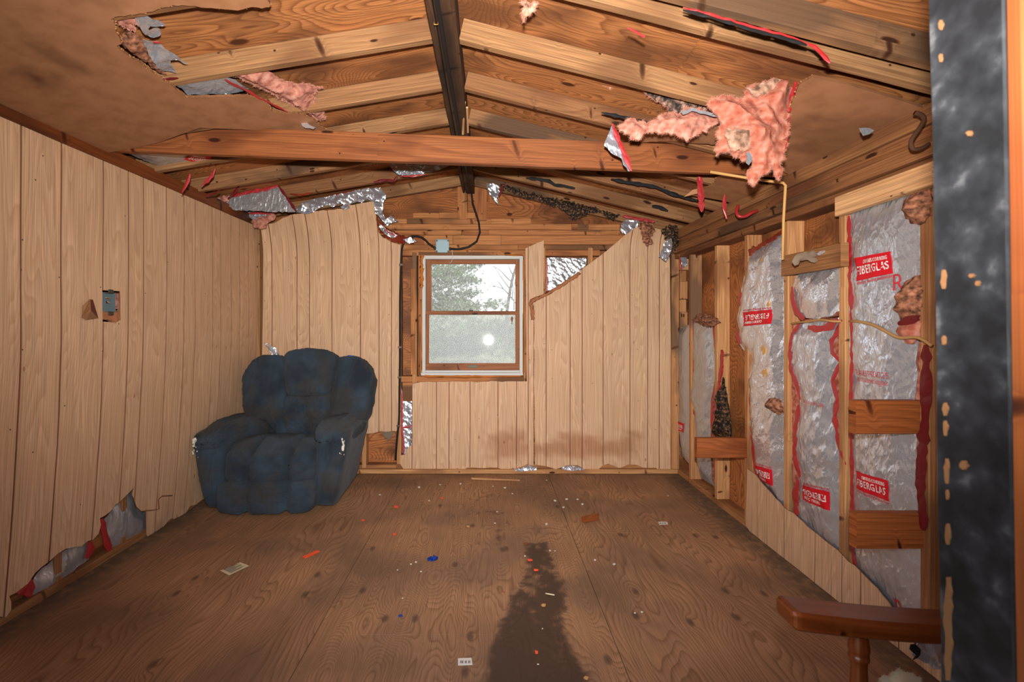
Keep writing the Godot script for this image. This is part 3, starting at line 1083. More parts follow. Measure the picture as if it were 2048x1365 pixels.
func build_right_wall() -> void:
	var w := setting("wall_right", "stripped side wall of bare studs and plywood with a low panel scrap")
	put(w, "sheathing", slab(PackedVector2Array([Vector2(0.38, -0.02), Vector2(4.14, -0.02), Vector2(4.14, 2.1), Vector2(0.38, 2.1)]), func(p, e, k): return Vector3(1.676 + k * 0.014, p.y, -p.x), Vector3.LEFT, 0.6, Vector2(0.0, 0.9), Vector2(0.7, 0.0)), M.sheathing)
	put(w, "sole_plate", block(Vector3(1.585, 0.0, -4.0), Vector3(1.674, 0.04, -0.57), 2, 8), M.stud2)
	for q in [[3.74, 1.875], [3.31, 1.84], [2.92, 1.84], [2.527, 1.84], [2.123, 1.84], [1.717, 1.84], [1.31, 1.84], [0.9, 1.84]]:
		put(w, "stud", block(Vector3(XR, 0.04, -q[0] - 0.038), Vector3(1.674, q[1], -q[0]), 1, 8), M["stud%d" % (int(q[0] * 10) % 3)])
	# header courses under the roof
	for q in [[1.951, 2.022, 1.530, "old0"], [1.896, 1.949, 1.541, "old2"], [1.842, 1.894, 1.534, "old1"], [1.80, 1.840, 1.56, "old2"]]:
		put(w, "header", block(Vector3(q[2], q[0], -4.0), Vector3(1.674, q[1], -0.57), 2, 12), M[q[3]])
	# nailed cleats between the studs
	var a := on_x(1567, 533, 1.56)
	var b := on_x(1687, 509, 1.56)
	put(w, "nailing_board", timber(Vector3(1.566, a.y, -a.x), Vector3(1.566, b.y, -b.x), 0.036, 0.105, Vector3.UP, 6, 0.002), M.old0)
	a = on_x(1675, 414, 1.56)
	b = on_x(1870, 346, 1.56)
	put(w, "nailing_board", timber(Vector3(1.566, a.y, -a.x), Vector3(1.566, b.y, -b.x), 0.036, 0.085, Vector3.UP, 6, 0.002), M.pine0)
	# bottom remnant of panel
	var top := [1494, 938, 1513, 953, 1526, 970, 1550, 997, 1576, 1022, 1596, 1037, 1634, 1070, 1660, 1091, 1686, 1113, 1719, 1143, 1753, 1177, 1786, 1222, 1810, 1262, 1839, 1312]
	var poly := ragged(pts(top, fx(1.575)), 0.03, 0.004, 21, [top.size() / 2 - 1])
	poly.append_array(PackedVector2Array([Vector2(1.35, 0.10), Vector2(1.05, 0.08), Vector2(0.6, 0.1), Vector2(0.6, 0.003), Vector2(2.89, 0.003), Vector2(2.93, 0.02)]))
	panelling(w, poly, [0.5, 0.8, 1.1, 1.35, 1.56, 1.837, 2.024, 2.129, 2.307, 2.548, 2.703, 2.798, 3.0], func(p, off): return Vector3(1.577 - off + 0.004 * fn.get_noise_2d(p.x * 2.0, p.y), p.y, -p.x), Vector3.LEFT, Vector2(0.12, 0.12))

func build_front_wall() -> void:
	var w := setting("wall_front")
	put(w, "sheathing", block(Vector3(-2.1, -0.02, -0.565), Vector3(-0.68, 2.3, -0.475), 1, 1), M.old1)
	put(w, "sheathing", block(Vector3(0.585, -0.02, -0.565), Vector3(1.76, 2.2, -0.475), 1, 1), M.old1)
	put(w, "sheathing", block(Vector3(-0.68, 2.06, -0.565), Vector3(0.585, 2.6, -0.475), 0, 1), M.old1)
	var d := setting("door_1", "black painted doorway post rubbed through to bare wood, close to the lens")
	# the reveal leans a little; a row of chips shows the wood
	var lo := V(1880, 1365, 0.565)
	var hi := V(1858, 0, 0.565)
	var dir := (hi - lo).normalized()
	var c0 := lo - dir * 0.75 + Vector3(0.016, 0, 0.0405)
	var c1 := hi + dir * 0.3 + Vector3(0.016, 0, 0.0405)
	put(d, "jamb", timber(c0, c1, 0.032, 0.081, Vector3.BACK, 60, 0.0022, 0.002), M.black_paint)
	put(d, "casing", timber(c0 + Vector3(0.037, 0, 0.051), c1 + Vector3(0.037, 0, 0.051), 0.11, 0.018, Vector3.BACK, 6), M.jamb_wood)
	put(d, "jamb", block(Vector3(-0.69, -0.02, -0.565), Vector3(-0.66, 2.06, -0.47), 1), M.black_paint)
	# rubbed places: low flakes on the reveal
	var chips := [[1884, 40, 60, 5], [1884, 108, 124, 4], [1889, 540, 578, 5], [1890, 672, 690, 4], [1893, 806, 832, 5], [1893, 842, 872, 5], [1896, 918, 968, 5], [1897, 980, 1000, 3], [1898, 1048, 1090, 5], [1899, 1155, 1362, 9], [1941, 262, 272, 6], [1945, 548, 556, 6], [1958, 562, 572, 5], [1930, 922, 940, 9]]
	for k in chips.size():
		var c = chips[k]
		var st := PackedVector2Array()
		var n := maxi(6, int((c[2] - c[1]) / 14))
		for i in n + 1:
			var t := float(i) / n
			st.append(Vector2(c[0] - c[3] * (0.35 + 0.65 * sin(PI * t)) * rng.randf_range(0.5, 1.2), lerpf(c[1], c[2], t)))
		for i in n + 1:
			var t := 1.0 - float(i) / n
			st.append(Vector2(c[0] + c[3] * (0.35 + 0.65 * sin(PI * t)) * rng.randf_range(0.5, 1.2), lerpf(c[1], c[2], t)))
		var poly := PackedVector2Array()
		for p in st:
			var x0 := lo.x + (hi.x - lo.x) * clampf((1365.0 - p.y) / 1365.0, -0.2, 1.2)
			poly.append(on_x(p.x, p.y, x0))
		put(d, "paint_chip", slab(poly, func(p, e, kk):
			var x: float = lo.x + (hi.x - lo.x) * (p.y - lo.y) / (hi.y - lo.y)
			return Vector3(x - 0.0022 + kk * 0.003, p.y, -p.x), Vector3.LEFT, 0.05), M.worn_wood)

func build_roof() -> void:
	var c := setting("ceiling", "open underside of the roof with bare rafters and plywood deck")
	var n := 0
	for d0 in [0.76, 1.168, 1.47, 1.574, 1.98, 2.386, 2.79, 3.2, 3.6, 4.02]:
		var kind: int = [2, 1, 0, 2, 0, 1, 0, 1, 2, 0][n]
		var h := 0.089
		# left rafter
		var up := Vector3(-PITCHL, 1, 0).normalized()
		var l0 := Vector3(-2.02, roof_y(-2.02), -d0 + 0.019) + up * h / 2
		var l1 := Vector3(RX - 0.05, roof_y(RX - 0.05), -d0 + 0.019) + up * h / 2
		if not (n in [2]):
			put(c, "rafter", timber(l0, l1, 0.038, h, up, 10, 0.002), M["rafter%d" % kind])
		up = Vector3(PITCHR, 1, 0).normalized()
		var skew := 0.03
		var r0 := Vector3(RX + 0.05, roof_y(RX + 0.05), -d0 + 0.019) + up * h / 2
		var r1 := Vector3(1.66, roof_y(1.66), -d0 + 0.019 - skew * 1.83) + up * h / 2
		if n != 1:
			put(c, "rafter", timber(r0, r1, 0.038, h, up, 10, 0.002), M["rafter%d" % ((kind + 1) % 3 if n != 4 else 0)])
		n += 1
	# plywood deck in sheets
	for s in [[0.36, 1.36], [1.363, 2.58], [2.583, 3.8], [3.803, 4.2]]:
		for side in 2:
			var x0 := -2.12 if side == 0 else RX
			var x1 := RX if side == 0 else 1.78
			var b := PITCHL if side == 0 else -PITCHR
			var poly := PackedVector2Array([Vector2(x0, s[0]), Vector2(x1, s[0]), Vector2(x1, s[1]), Vector2(x0, s[1])])
			put(c, "roof_sheet", slab(poly, func(p, e, k): return Vector3(p.x, RY + b * (p.x - RX) + 0.092 + 0.016 * k, -p.y), Vector3.DOWN, 0.5, Vector2(0.5, 0), Vector2(0, 0.95), Vector2(rng.randf(), rng.randf())), M.deck)
	# the ridge board and the cross beam are single timbers that stand out
	var r := thing("ridge_beam", "dark weathered beam along the ridge with a black cable stapled under it", "beam")
	put(r, "beam", timber(Vector3(-0.155, 2.43, -0.5), Vector3(-0.155, 2.43, -4.03), 0.074, 0.14, Vector3.UP, 14, 0.003), M.weathered)
	put(r, "side_strip", timber(Vector3(-0.208, 2.432, -0.5), Vector3(-0.208, 2.432, -4.03), 0.022, 0.136, Vector3.UP, 14, 0.003), M.weathered)
	put(r, "splinter", timber(V(929, 205, 2.42), V(926, 268, 2.75), 0.012, 0.012, Vector3.RIGHT, 4), M.pine0)
	put(r, "splinter", timber(V(934, 215, 2.42), V(936, 265, 2.7), 0.008, 0.01, Vector3.RIGHT, 4), M.pine0)
	var t := thing("tie_beam", "long reddish-brown horizontal beam spanning the room under the rafters", "beam")
	var ta := V(208, 272, 2.43)
	var tb := V(1606, 325, 2.47)
	put(t, "beam", timber(ta + Vector3(0, -0.002, -0.019), tb + Vector3(0, 0.0, -0.019), 0.038, 0.142, Vector3.UP, 16, 0.002), M.tie)

# ---------------------------------------------------------------- foil-faced batts
# A flat print laid on a mapped surface: red field and lettering, each a part of its batt. place(u, v) gives the point for print coordinates in metres.
func letters(text: String, h: float, font_bold: bool) -> TextMesh:
	var t := TextMesh.new()
	var f := SystemFont.new()
	f.font_names = PackedStringArray(["Droid Sans"])
	f.font_weight = 700 if font_bold else 400
	t.font = f
	t.text = text
	t.font_size = 32
	t.pixel_size = h / 23.0
	t.depth = 0.0
	t.curve_step = 2.0
	return t

func print_text(parent: Node, text: String, h: float, at: Vector2, width: float, place: Callable, m: Material, bold := true) -> void:
	var arr := letters(text, h, bold).surface_get_arrays(0)
	var v: PackedVector3Array = arr[Mesh.ARRAY_VERTEX]
	var lo := v[0]
	var hi := v[0]
	for p in v:
		lo = lo.min(p)
		hi = hi.max(p)
	var k := width / maxf(0.001, hi.x - lo.x) if width > 0.0 else 1.0
	var ix = arr[Mesh.ARRAY_INDEX]
	var todo := []
	for i in range(0, ix.size() if ix != null else v.size(), 3):
		var t := []
		for j in 3:
			var p: Vector3 = v[ix[i + j] if ix != null else i + j]
			t.append(Vector2(at.x + (p.x - (lo.x + hi.x) / 2) * k, at.y + (p.y - (lo.y + hi.y) / 2)))
		todo.append(t)
	var o := PackedVector3Array()
	while not todo.is_empty():                             # small pieces, so that the print lies down on the crumpled foil
		var t: Array = todo.pop_back()
		var far := 0
		for j in 3:
			if t[j].distance_to(t[(j + 1) % 3]) > t[far].distance_to(t[(far + 1) % 3]):
				far = j
		if t[far].distance_to(t[(far + 1) % 3]) > 0.008:
			var half: Vector2 = (t[far] + t[(far + 1) % 3]) / 2
			todo.append([t[far], half, t[(far + 2) % 3]])
			todo.append([half, t[(far + 1) % 3], t[(far + 2) % 3]])
			continue
		for p in t:
			o.append(place.call(p.x, p.y))
	put(parent, "lettering", rebuilt(o, null, null), m)

# a batt on the stud wall: outline in pixels on the plane x; belly, crumple; returns [node, place function]
func batt(label: String, px: Array, x: float, group: String, skin: String, belly: float, crumple: float, sd: int, wool_px := [], flange_px := []) -> Array:
	var poly := ragged(pts(px, fx(x)), 0.03, 0.004, sd)
	var c := Vector2.ZERO
	for p in poly:
		c += p / poly.size()
	var o := thing("insulation_batt", label, "insulation", Vector3(x, c.y, -c.x), group)
	var surf := func(p: Vector2, e: float) -> Vector3:
		var wx := p.x + 0.05 * fn.get_noise_2d(p.x * 4.0 + sd, p.y * 4.0)
		var n := fn.get_noise_3d(p.x * 4.0 + sd, p.y * 3.0, 3.0) * 0.9 + (0.6 - 1.8 * absf(fn.get_noise_3d(wx * 7.0 + p.y * 5.0 + sd, p.y * 3.5 - wx * 4.0, 7.0))) * 0.75 + (0.6 - 1.8 * absf(fn.get_noise_3d(wx * 13.0 - p.y * 6.0, p.y * 8.0, 9.0 + sd))) * 0.3
		var rise := smoothstep(0.0, 0.10, e)
		return Vector3(x - rise * belly - crumple * n * (0.35 + 0.65 * smoothstep(0.0, 0.03, e)), p.y, -p.x)
	put(o, "foil_facing", done(sheet(poly, Vector2(0.017, 0.017), func(p, e, k): return surf.call(p, e) + Vector3(0.0015 * k, 0, 0), Vector3.LEFT, Vector2(1, 0), Vector2(0, 1), Vector2.ZERO, true)), M[skin])
	# the glass wool behind the facing
	var inner := poly if wool_px.is_empty() else ragged(pts(wool_px, fx(x + 0.012)), 0.03, 0.008, sd + 3)
	put(o, "glass_wool", done(sheet(inner, Vector2(0.05, 0.05), func(p, e, k): return Vector3(x + 0.012 + 0.05 * k + 0.008 * noise3(Vector3(p.x, p.y, sd), 12.0), p.y, -p.x), Vector3.LEFT)), M.wool)
	for f in flange_px:
		put(o, "flange", ribbon_on(f[0], x + (f[2] if f.size() > 2 else -0.008), f[1], sd), M.flange if f.size() < 3 else M.flange_dark)
	var place := func(p: Vector2) -> Vector3:
		return surf.call(p, edge_dist(p, poly))
	return [o, place]

# a ribbon along pixels on plane x, half-width w in metres, standing a little off the wall
func ribbon_on(px: Array, x: float, w: float, sd: int) -> ArrayMesh:
	var line := pts(px, fx(x))
	return ribbon(line, w, func(p): return Vector3(x + 0.004 * noise3(Vector3(p.x, p.y, sd), 20.0), p.y, -p.x), Vector3.LEFT)

func ribbon(line: PackedVector2Array, w: float, map: Callable, nd: Vector3, vary := 0.8) -> ArrayMesh:
	var fine := PackedVector2Array()
	for i in line.size() - 1:
		var n := maxi(1, int(line[i].distance_to(line[i + 1]) / 0.02))
		for k in n:
			fine.append(line[i].lerp(line[i + 1], float(k) / n))
	fine.append(line[-1])
	var st := SurfaceTool.new()
	st.begin(Mesh.PRIMITIVE_TRIANGLES)
	var rows := []
	st.set_smooth_group(-1)
	for i in fine.size():
		var t := (fine[mini(i + 1, fine.size() - 1)] - fine[maxi(i - 1, 0)]).normalized().orthogonal()
		var ww := w * (1.0 + vary * fn.get_noise_2d(i * 0.9, w * 900.0)) * minf(1.0, 0.45 + 0.3 * mini(i, fine.size() - 1 - i))
		var a: Vector3 = map.call(fine[i] + t * ww)
		var m: Vector3 = map.call(fine[i]) + nd * w * (0.12 + 0.22 * fn.get_noise_2d(i * 1.7, w * 300.0))
		var b: Vector3 = map.call(fine[i] - t * ww)
		rows.append([a, m, b, b - nd * 0.0015, m - nd * 0.0015, a - nd * 0.0015])
	for i in rows.size() - 1:
		for k in 6:
			var q := [rows[i][k], rows[i + 1][k], rows[i + 1][(k + 1) % 6], rows[i][(k + 1) % 6]]
			for j in [0, 1, 2, 0, 2, 3]:
				st.set_uv(Vector2(i * 0.1, k * 0.1))
				st.add_vertex(q[j])
	return done(st)

# The maker's red field: corners in pixels (of the unrotated print: top left, top right, bottom right, bottom left).
func brand(b: Array, px: Array, x: float, tagline: bool, rows := true) -> void:
	var q := pts(px, fx(x))
	var o: Node3D = b[0]
	var w := (q[0].distance_to(q[1]) + q[3].distance_to(q[2])) / 2
	var h := (q[0].distance_to(q[3]) + q[1].distance_to(q[2])) / 2
	var place := func(u: float, v: float, off: float) -> Vector3:
		var s := u / w + 0.5
		var t := 0.5 - v / h
		var p := q[0].lerp(q[1], s).lerp(q[3].lerp(q[2], s), t)
		return b[1].call(p) + Vector3(-off, 0, 0)
	var rect := PackedVector2Array([Vector2(-w / 2, -h / 2), Vector2(w / 2, -h / 2), Vector2(w / 2, h / 2), Vector2(-w / 2, h / 2)])
	var field_mesh := done(sheet(rect, Vector2(0.012, 0.012), func(p, e, k): return place.call(p.x, p.y, 0.003 - 0.002 * k), Vector3.LEFT))
	var lab := put(o, "label", field_mesh, M.label_red, "red printed label")
	print_text(lab, "FIBERGLAS", h * 0.36, Vector2(0, -h * 0.08), w * 0.86, func(u, v): return place.call(u, v, 0.0045), M.label_silver)
	print_text(lab, "OWENS/CORNING", h * 0.17, Vector2(w * 0.10, h * 0.27), w * 0.64, func(u, v): return place.call(u, v, 0.0045), M.label_silver)
	if tagline:
		print_text(o, "World's leading insulation", h * 0.13, Vector2(0, -h * 0.62), w * 0.96, func(u, v): return place.call(u, v, 0.0025), M.print_red)

# clumps of wool showing through a torn facing
func clump(parent: Node, called: String, px: Array, x: float, depth: float, m: Material, sd: int) -> void:
	var poly := ragged(pts(px, fx(x)), 0.015, 0.006, sd)
	put(parent, called, done(sheet(poly, Vector2(0.016, 0.016), func(p, e, k):
		var up := smoothstep(0.0, 0.05, e)
		return Vector3(x - (1.0 - k) * (depth * up + depth * 0.9 * up * (0.6 * noise3(Vector3(p.x, p.y, sd), 7.0) + 0.8 * (0.4 - 1.4 * absf(noise3(Vector3(p.x, p.y, sd + 4), 10.0))) + 0.35 * noise3(Vector3(p.x, p.y, sd), 34.0))) + 0.01 * k, p.y, -p.x), Vector3.LEFT, Vector2(1, 0), Vector2(0, 1), Vector2.ZERO, true)), m)

func build_batts() -> void:
	var gr := "foil-faced batts between the studs"
	# bay nearest the doorway
	var b := batt("widest foil batt beside the doorway, two upright red labels and a brown hole on it", [1702, 428, 1730, 410, 1800, 390, 1856, 366, 1851, 450, 1842, 470, 1843, 560, 1836, 690, 1830, 800, 1838, 1000, 1845, 1100, 1856, 1180, 1850, 1300, 1838, 1290, 1790, 1226, 1753, 1177, 1716, 1142, 1706, 1100, 1703, 900, 1700, 700, 1698, 520], 1.598, gr, "foil", 0.016, 0.011, 101, [], [[[1697, 432, 1699, 520, 1702, 600, 1704, 680], 0.012], [[1704, 680, 1702, 760, 1701, 860, 1704, 960, 1704, 1100, 1712, 1140], 0.010], [[1851, 690, 1852, 760, 1850, 840, 1844, 900, 1840, 960, 1846, 1060], 0.019, -0.03], [[1796, 648, 1812, 642, 1840, 636], 0.020, -0.02]])
	brand(b, [1717, 517, 1790, 503, 1794, 547, 1722, 563], 1.598, true)
	brand(b, [1717, 942, 1788, 962, 1790, 1004, 1719, 977], 1.598, true)
	var sheet_place := func(px, py): return b[1].call(on_x(px, py, 1.598)) + Vector3(-0.003, 0, 0)
	flat_text(b, "Apply this side toward living space.", 1.598, [1717, 758, 1788, 769], 0.020)
	flat_text(b, "FLAMESPREAD 25", 1.598, [1716, 745, 1788, 752], 0.022)
	flat_text(b, "R-", 1.598, [1795, 566, 1822, 560], 0.06)
	flat_text(b, "R-", 1.598, [1798, 1222, 1830, 1232], 0.08)
	clump(b[0], "torn_wool", [1796, 585, 1806, 570, 1830, 552, 1843, 550, 1843, 630, 1800, 642, 1794, 628, 1790, 610], 1.585, 0.04, M.brown_wool, 3)
	clump(b[0], "torn_wool", [1788, 655, 1806, 646, 1842, 640, 1838, 676, 1812, 688, 1796, 675], 1.585, 0.03, M.wool, 4)
	clump(b[0], "torn_wool", [1806, 402, 1830, 384, 1858, 372, 1860, 430, 1848, 446, 1820, 448, 1808, 430], 1.58, 0.05, M.brown_wool, 5)
	# next bay: two sagging pieces
	b = batt("crumpled bright foil batt piece right under the dark crosspiece with the rag", [1593, 552, 1606, 546, 1640, 538, 1684, 530, 1684, 600, 1684, 622, 1665, 632, 1630, 640, 1604, 632, 1592, 614, 1590, 596, 1585, 575], 1.60, gr, "foil_bright", 0.02, 0.014, 102, [], [[[1584, 574, 1585, 600, 1592, 624, 1608, 640], 0.016]])
	b = batt("long sagging foil batt with wavy red edges and one upside-down label near its foot", [1600, 650, 1630, 642, 1664, 640, 1682, 634, 1684, 650, 1676, 668, 1664, 680, 1664, 705, 1680, 722, 1672, 740, 1664, 765, 1676, 800, 1668, 830, 1676, 880, 1690, 920, 1690, 1112, 1686, 1112, 1634, 1070, 1597, 1037, 1600, 960, 1590, 930, 1590, 860, 1600, 810, 1596, 780, 1582, 745, 1580, 700, 1586, 668], 1.594, gr, "foil", 0.022, 0.014, 103, [1580, 650, 1690, 634, 1690, 1112, 1597, 1037, 1580, 930], [[[1600, 648, 1584, 668, 1579, 700, 1581, 742, 1594, 772, 1600, 800], 0.012], [[1598, 810, 1590, 858, 1590, 920, 1600, 955], 0.016], [[1596, 960, 1590, 990, 1592, 1030], 0.022], [[1684, 640, 1672, 668, 1662, 682, 1664, 706, 1678, 722], 0.012], [[1678, 726, 1664, 760, 1674, 800, 1668, 832, 1676, 885, 1690, 930], 0.012]])
	brand(b, [1669, 1022, 1612, 1000, 1611, 970, 1669, 984], 1.594, true)
	flat_text(b, "Apply this side toward living space.", 1.594, [1656, 812, 1614, 802], 0.018)
	put(b[0], "flange", ribbon_on([1616, 655, 1640, 660, 1656, 654, 1676, 638], 1.575, 0.018, 5), M.flange)
	# third bay
	b = batt("tall crinkled foil batt with a faded upside-down label and a ragged brown hole", [1497, 505, 1520, 492, 1540, 478, 1564, 462, 1570, 500, 1572, 640, 1573, 1022, 1550, 997, 1526, 970, 1513, 953, 1509, 935, 1502, 880, 1499, 800, 1494, 760, 1504, 722, 1503, 712, 1490, 704, 1480, 690, 1480, 660, 1474, 640, 1478, 620, 1482, 580, 1490, 548, 1495, 520], 1.60, gr, "foil_bright", 0.03, 0.014, 104, [], [[[1492, 506, 1491, 530, 1494, 550], 0.022], [[1482, 585, 1478, 600, 1480, 612], 0.022], [[1473, 662, 1475, 676, 1480, 690], 0.024], [[1499, 790, 1503, 860, 1507, 920, 1512, 952], 0.012]])
	brand(b, [1554, 648, 1499, 653, 1498, 625, 1554, 619], 1.60, true)
	brand(b, [1556, 973, 1520, 958, 1520, 930, 1555, 940], 1.60, true)
	clump(b[0], "torn_wool", [1530, 802, 1545, 786, 1560, 800, 1566, 826, 1552, 832, 1536, 826], 1.585, 0.03, M.brown_wool, 8)
	clump(b[0], "torn_wool", [1496, 500, 1520, 488, 1545, 474, 1566, 458, 1566, 466, 1540, 484, 1515, 498, 1498, 512], 1.575, 0.03, M.brown_paper, 9)
	# scraps of brown paper stuck on the facings
	var r := RandomNumberGenerator.new()
	r.seed = 17
	for q in [[1530, 520, 12, 20], [1525, 700, 9, 12], [1529, 745, 8, 14], [1530, 665, 5, 16], [1536, 610, 4, 10]]:
		var px := []
		for k in 14:
			var a := TAU * k / 14
			px.append(q[0] + cos(a) * q[2] * r.randf_range(0.35, 1.0))
			px.append(q[1] + sin(a) * q[3] * r.randf_range(0.35, 1.0))
		clump(b[0], "paper_scrap", px, 1.566, 0.006, M.wire_tan, 40 + int(q[1]))
	# far bays
	b = batt("narrow dull foil batt with curling red edges above the far bracket", [1386, 640, 1400, 634, 1425, 648, 1430, 700, 1433, 740, 1428, 790, 1423, 830, 1421, 880, 1424, 960, 1430, 975, 1402, 955, 1394, 920, 1392, 880, 1388, 820, 1380, 800, 1384, 760, 1386, 720], 1.61, gr, "foil_dull", 0.03, 0.010, 105, [1386, 640, 1436, 648, 1436, 975, 1394, 930], [[[1386, 640, 1384, 700, 1386, 740, 1381, 800, 1388, 830], 0.012], [[1426, 655, 1431, 700, 1433, 745, 1424, 800, 1422, 850, 1428, 878], 0.014], [[1442, 700, 1440, 745, 1432, 800, 1428, 850], 0.010, -0.03], [[1424, 900, 1430, 930, 1430, 960], 0.016]])
	clump(b[0], "torn_wool", [1384, 640, 1392, 630, 1412, 628, 1430, 636, 1440, 646, 1420, 656, 1400, 650], 1.575, 0.04, M.brown_wool, 11)
	b = batt("narrow foil batt in the corner bay with a red label near its foot", [1353, 660, 1364, 654, 1380, 650, 1384, 720, 1382, 800, 1384, 870, 1386, 935, 1362, 910, 1358, 880, 1354, 840, 1356, 760], 1.61, gr, "foil_dull", 0.02, 0.010, 106, [], [[[1354, 690, 1356, 760, 1354, 840, 1358, 895], 0.010]])
	brand(b, [1373, 866, 1358, 860, 1357, 842, 1373, 848], 1.61, false)
	# the mouldy black wedge by the second stud
	var mw := thing("mouldy_wool", "black mouldy wedge of insulation standing on the far bracket", "insulation", Vector3(1.6, 0.9, -3.2))
	clump(mw, "wedge", [1445, 755, 1452, 790, 1458, 830, 1462, 875, 1430, 876, 1432, 840, 1438, 790], 1.585, 0.04, M.mouldy, 12)
	clump(mw, "flange", [1443, 700, 1445, 706, 1442, 750, 1434, 800, 1428, 850, 1424, 850, 1432, 790, 1438, 740], 1.572, 0.008, M.flange, 13)
	# brackets nailed square to the studs
	for q in [["small wooden bracket board jutting out far from the doorway, below the mouldy wedge", 1394, 877, 1494, 917, 2.925], ["wooden bracket board with a dark knot jutting out beside the doorway at waist height", 1712, 802, 1848, 869, 1.77], ["lower wooden bracket board jutting out beside the doorway, near the armchair", 1713, 1028, 1868, 1099, 1.74]]:
		var t := thing("bracket", q[0], "bracket", V(q[3], q[4], q[5]))
		var a := V(q[1], q[2], q[5])
		var c := V(q[3], q[4], q[5])
		put(t, "board", block(Vector3(a.x, c.y, a.z - 0.036), Vector3(c.x + 0.03, a.y, a.z), 0, 6), M.bracket)
	# foil showing in the gaps of the rear wall and at the foot of the panelled wall
	back_foil("bright crumpled foil square in the gap over the slanting tear, right of the window", [1093, 517, 1110, 515, 1150, 517, 1173, 517, 1172, 530, 1140, 560, 1100, 582, 1093, 586], 4.075, "foil_bright", 0.012)
	back_foil("narrow strip of crinkled foil under the window corner, crossed by red edging", [801, 782, 824, 782, 824, 890, 812, 912, 804, 905, 801, 850], 4.06, "foil_bright", 0.010)
	left_foil("torn foil showing where the panel is broken off at floor level, near the recliner", [205, 1040, 222, 1020, 245, 995, 268, 975, 275, 1010, 295, 1028, 297, 1070, 262, 1093, 232, 1104, 215, 1090], -2.045, 211)
	left_foil("dull foil flap showing low in the wall break farther from the recliner", [60, 1168, 75, 1145, 100, 1122, 135, 1096, 175, 1082, 176, 1120, 150, 1135, 125, 1165, 100, 1195, 72, 1212, 62, 1195], -2.045, 212)

func flat_text(b: Array, text: String, x: float, px: Array, h: float) -> void:
	var q := pts(px, fx(x))
	var dir := (q[1] - q[0])
	var up := dir.normalized().orthogonal()
	var w := dir.length()
	# depth grows away from the doorway, so reading runs towards falling depth
	if up.y < 0.0 and dir.x < 0.0: up = -up
	if dir.x > 0.0 and up.y > 0.0: up = -up
	print_text(b[0], text, h, Vector2.ZERO, w, func(u, v):
		var p: Vector2 = (q[0] + q[1]) / 2 + dir.normalized() * u + up * v
		return b[1].call(p) + Vector3(-0.0025, 0, 0), M.print_red, false)

func back_foil(label: String, px: Array, d: float, skin: String, amp: float) -> void:
	var poly := ragged(pts(px, fd(d)), 0.02, 0.003, px.size())
	var o := thing("foil_patch", label, "insulation", Vector3(poly[0].x, poly[0].y, -d), "foil showing through the rear wall")
	put(o, "foil_facing", done(sheet(poly, Vector2(0.014, 0.014), func(p, e, k): return Vector3(p.x, p.y, -d + amp * (1.0 - 2.0 * absf(fn.get_noise_2d(p.x * 13, p.y * 19))) - 0.002 * k), Vector3.BACK)), M[skin])
	if px[0] < 900:
		put(o, "flange", ribbon(pts([801, 775, 804, 800, 803, 850, 806, 880, 807, 908], fd(d - 0.03)), 0.010, func(p): return Vector3(p.x, p.y, -d + 0.03), Vector3.BACK), M.flange)
		put(o, "flange", ribbon(pts([804, 856, 814, 855, 824, 853], fd(d - 0.025)), 0.010, func(p): return Vector3(p.x, p.y, -d + 0.025), Vector3.BACK), M.flange)
	else:
		put(o, "flange", ribbon(pts([1094, 518, 1094, 585], fd(d - 0.02)), 0.006, func(p): return Vector3(p.x, p.y, -d + 0.02), Vector3.BACK), M.flange)

func left_foil(label: String, px: Array, x: float, sd: int) -> void:
	var poly := ragged(pts(px, fx(x)), 0.02, 0.003, sd)
	var o := thing("foil_patch", label, "insulation", Vector3(x, poly[0].y, -poly[0].x), "foil at the foot of the panelled wall")
	put(o, "foil_facing", done(sheet(poly, Vector2(0.016, 0.016), func(p, e, k): return Vector3(x + 0.02 * smoothstep(0.0, 0.1, e) + 0.010 * (1.0 - 2.0 * absf(noise3(Vector3(p.x, p.y, sd), 9.0))) - 0.002 * k, p.y, -p.x), Vector3.RIGHT, Vector2(1, 0), Vector2(0, 1), Vector2.ZERO, true)), M.foil_dull)
	for f in ([[[203, 1038, 208, 1060, 214, 1085, 222, 1104], 0.02]] if sd == 211 else [[[36, 1190, 48, 1178, 58, 1170, 60, 1194], 0.03], [[178, 1084, 182, 1100, 172, 1118], 0.025]]):
		put(o, "flange", ribbon(pts(f[0], fx(x + 0.02)), f[1], func(p): return Vector3(x + 0.02, p.y, -p.x), Vector3.RIGHT), M.flange)

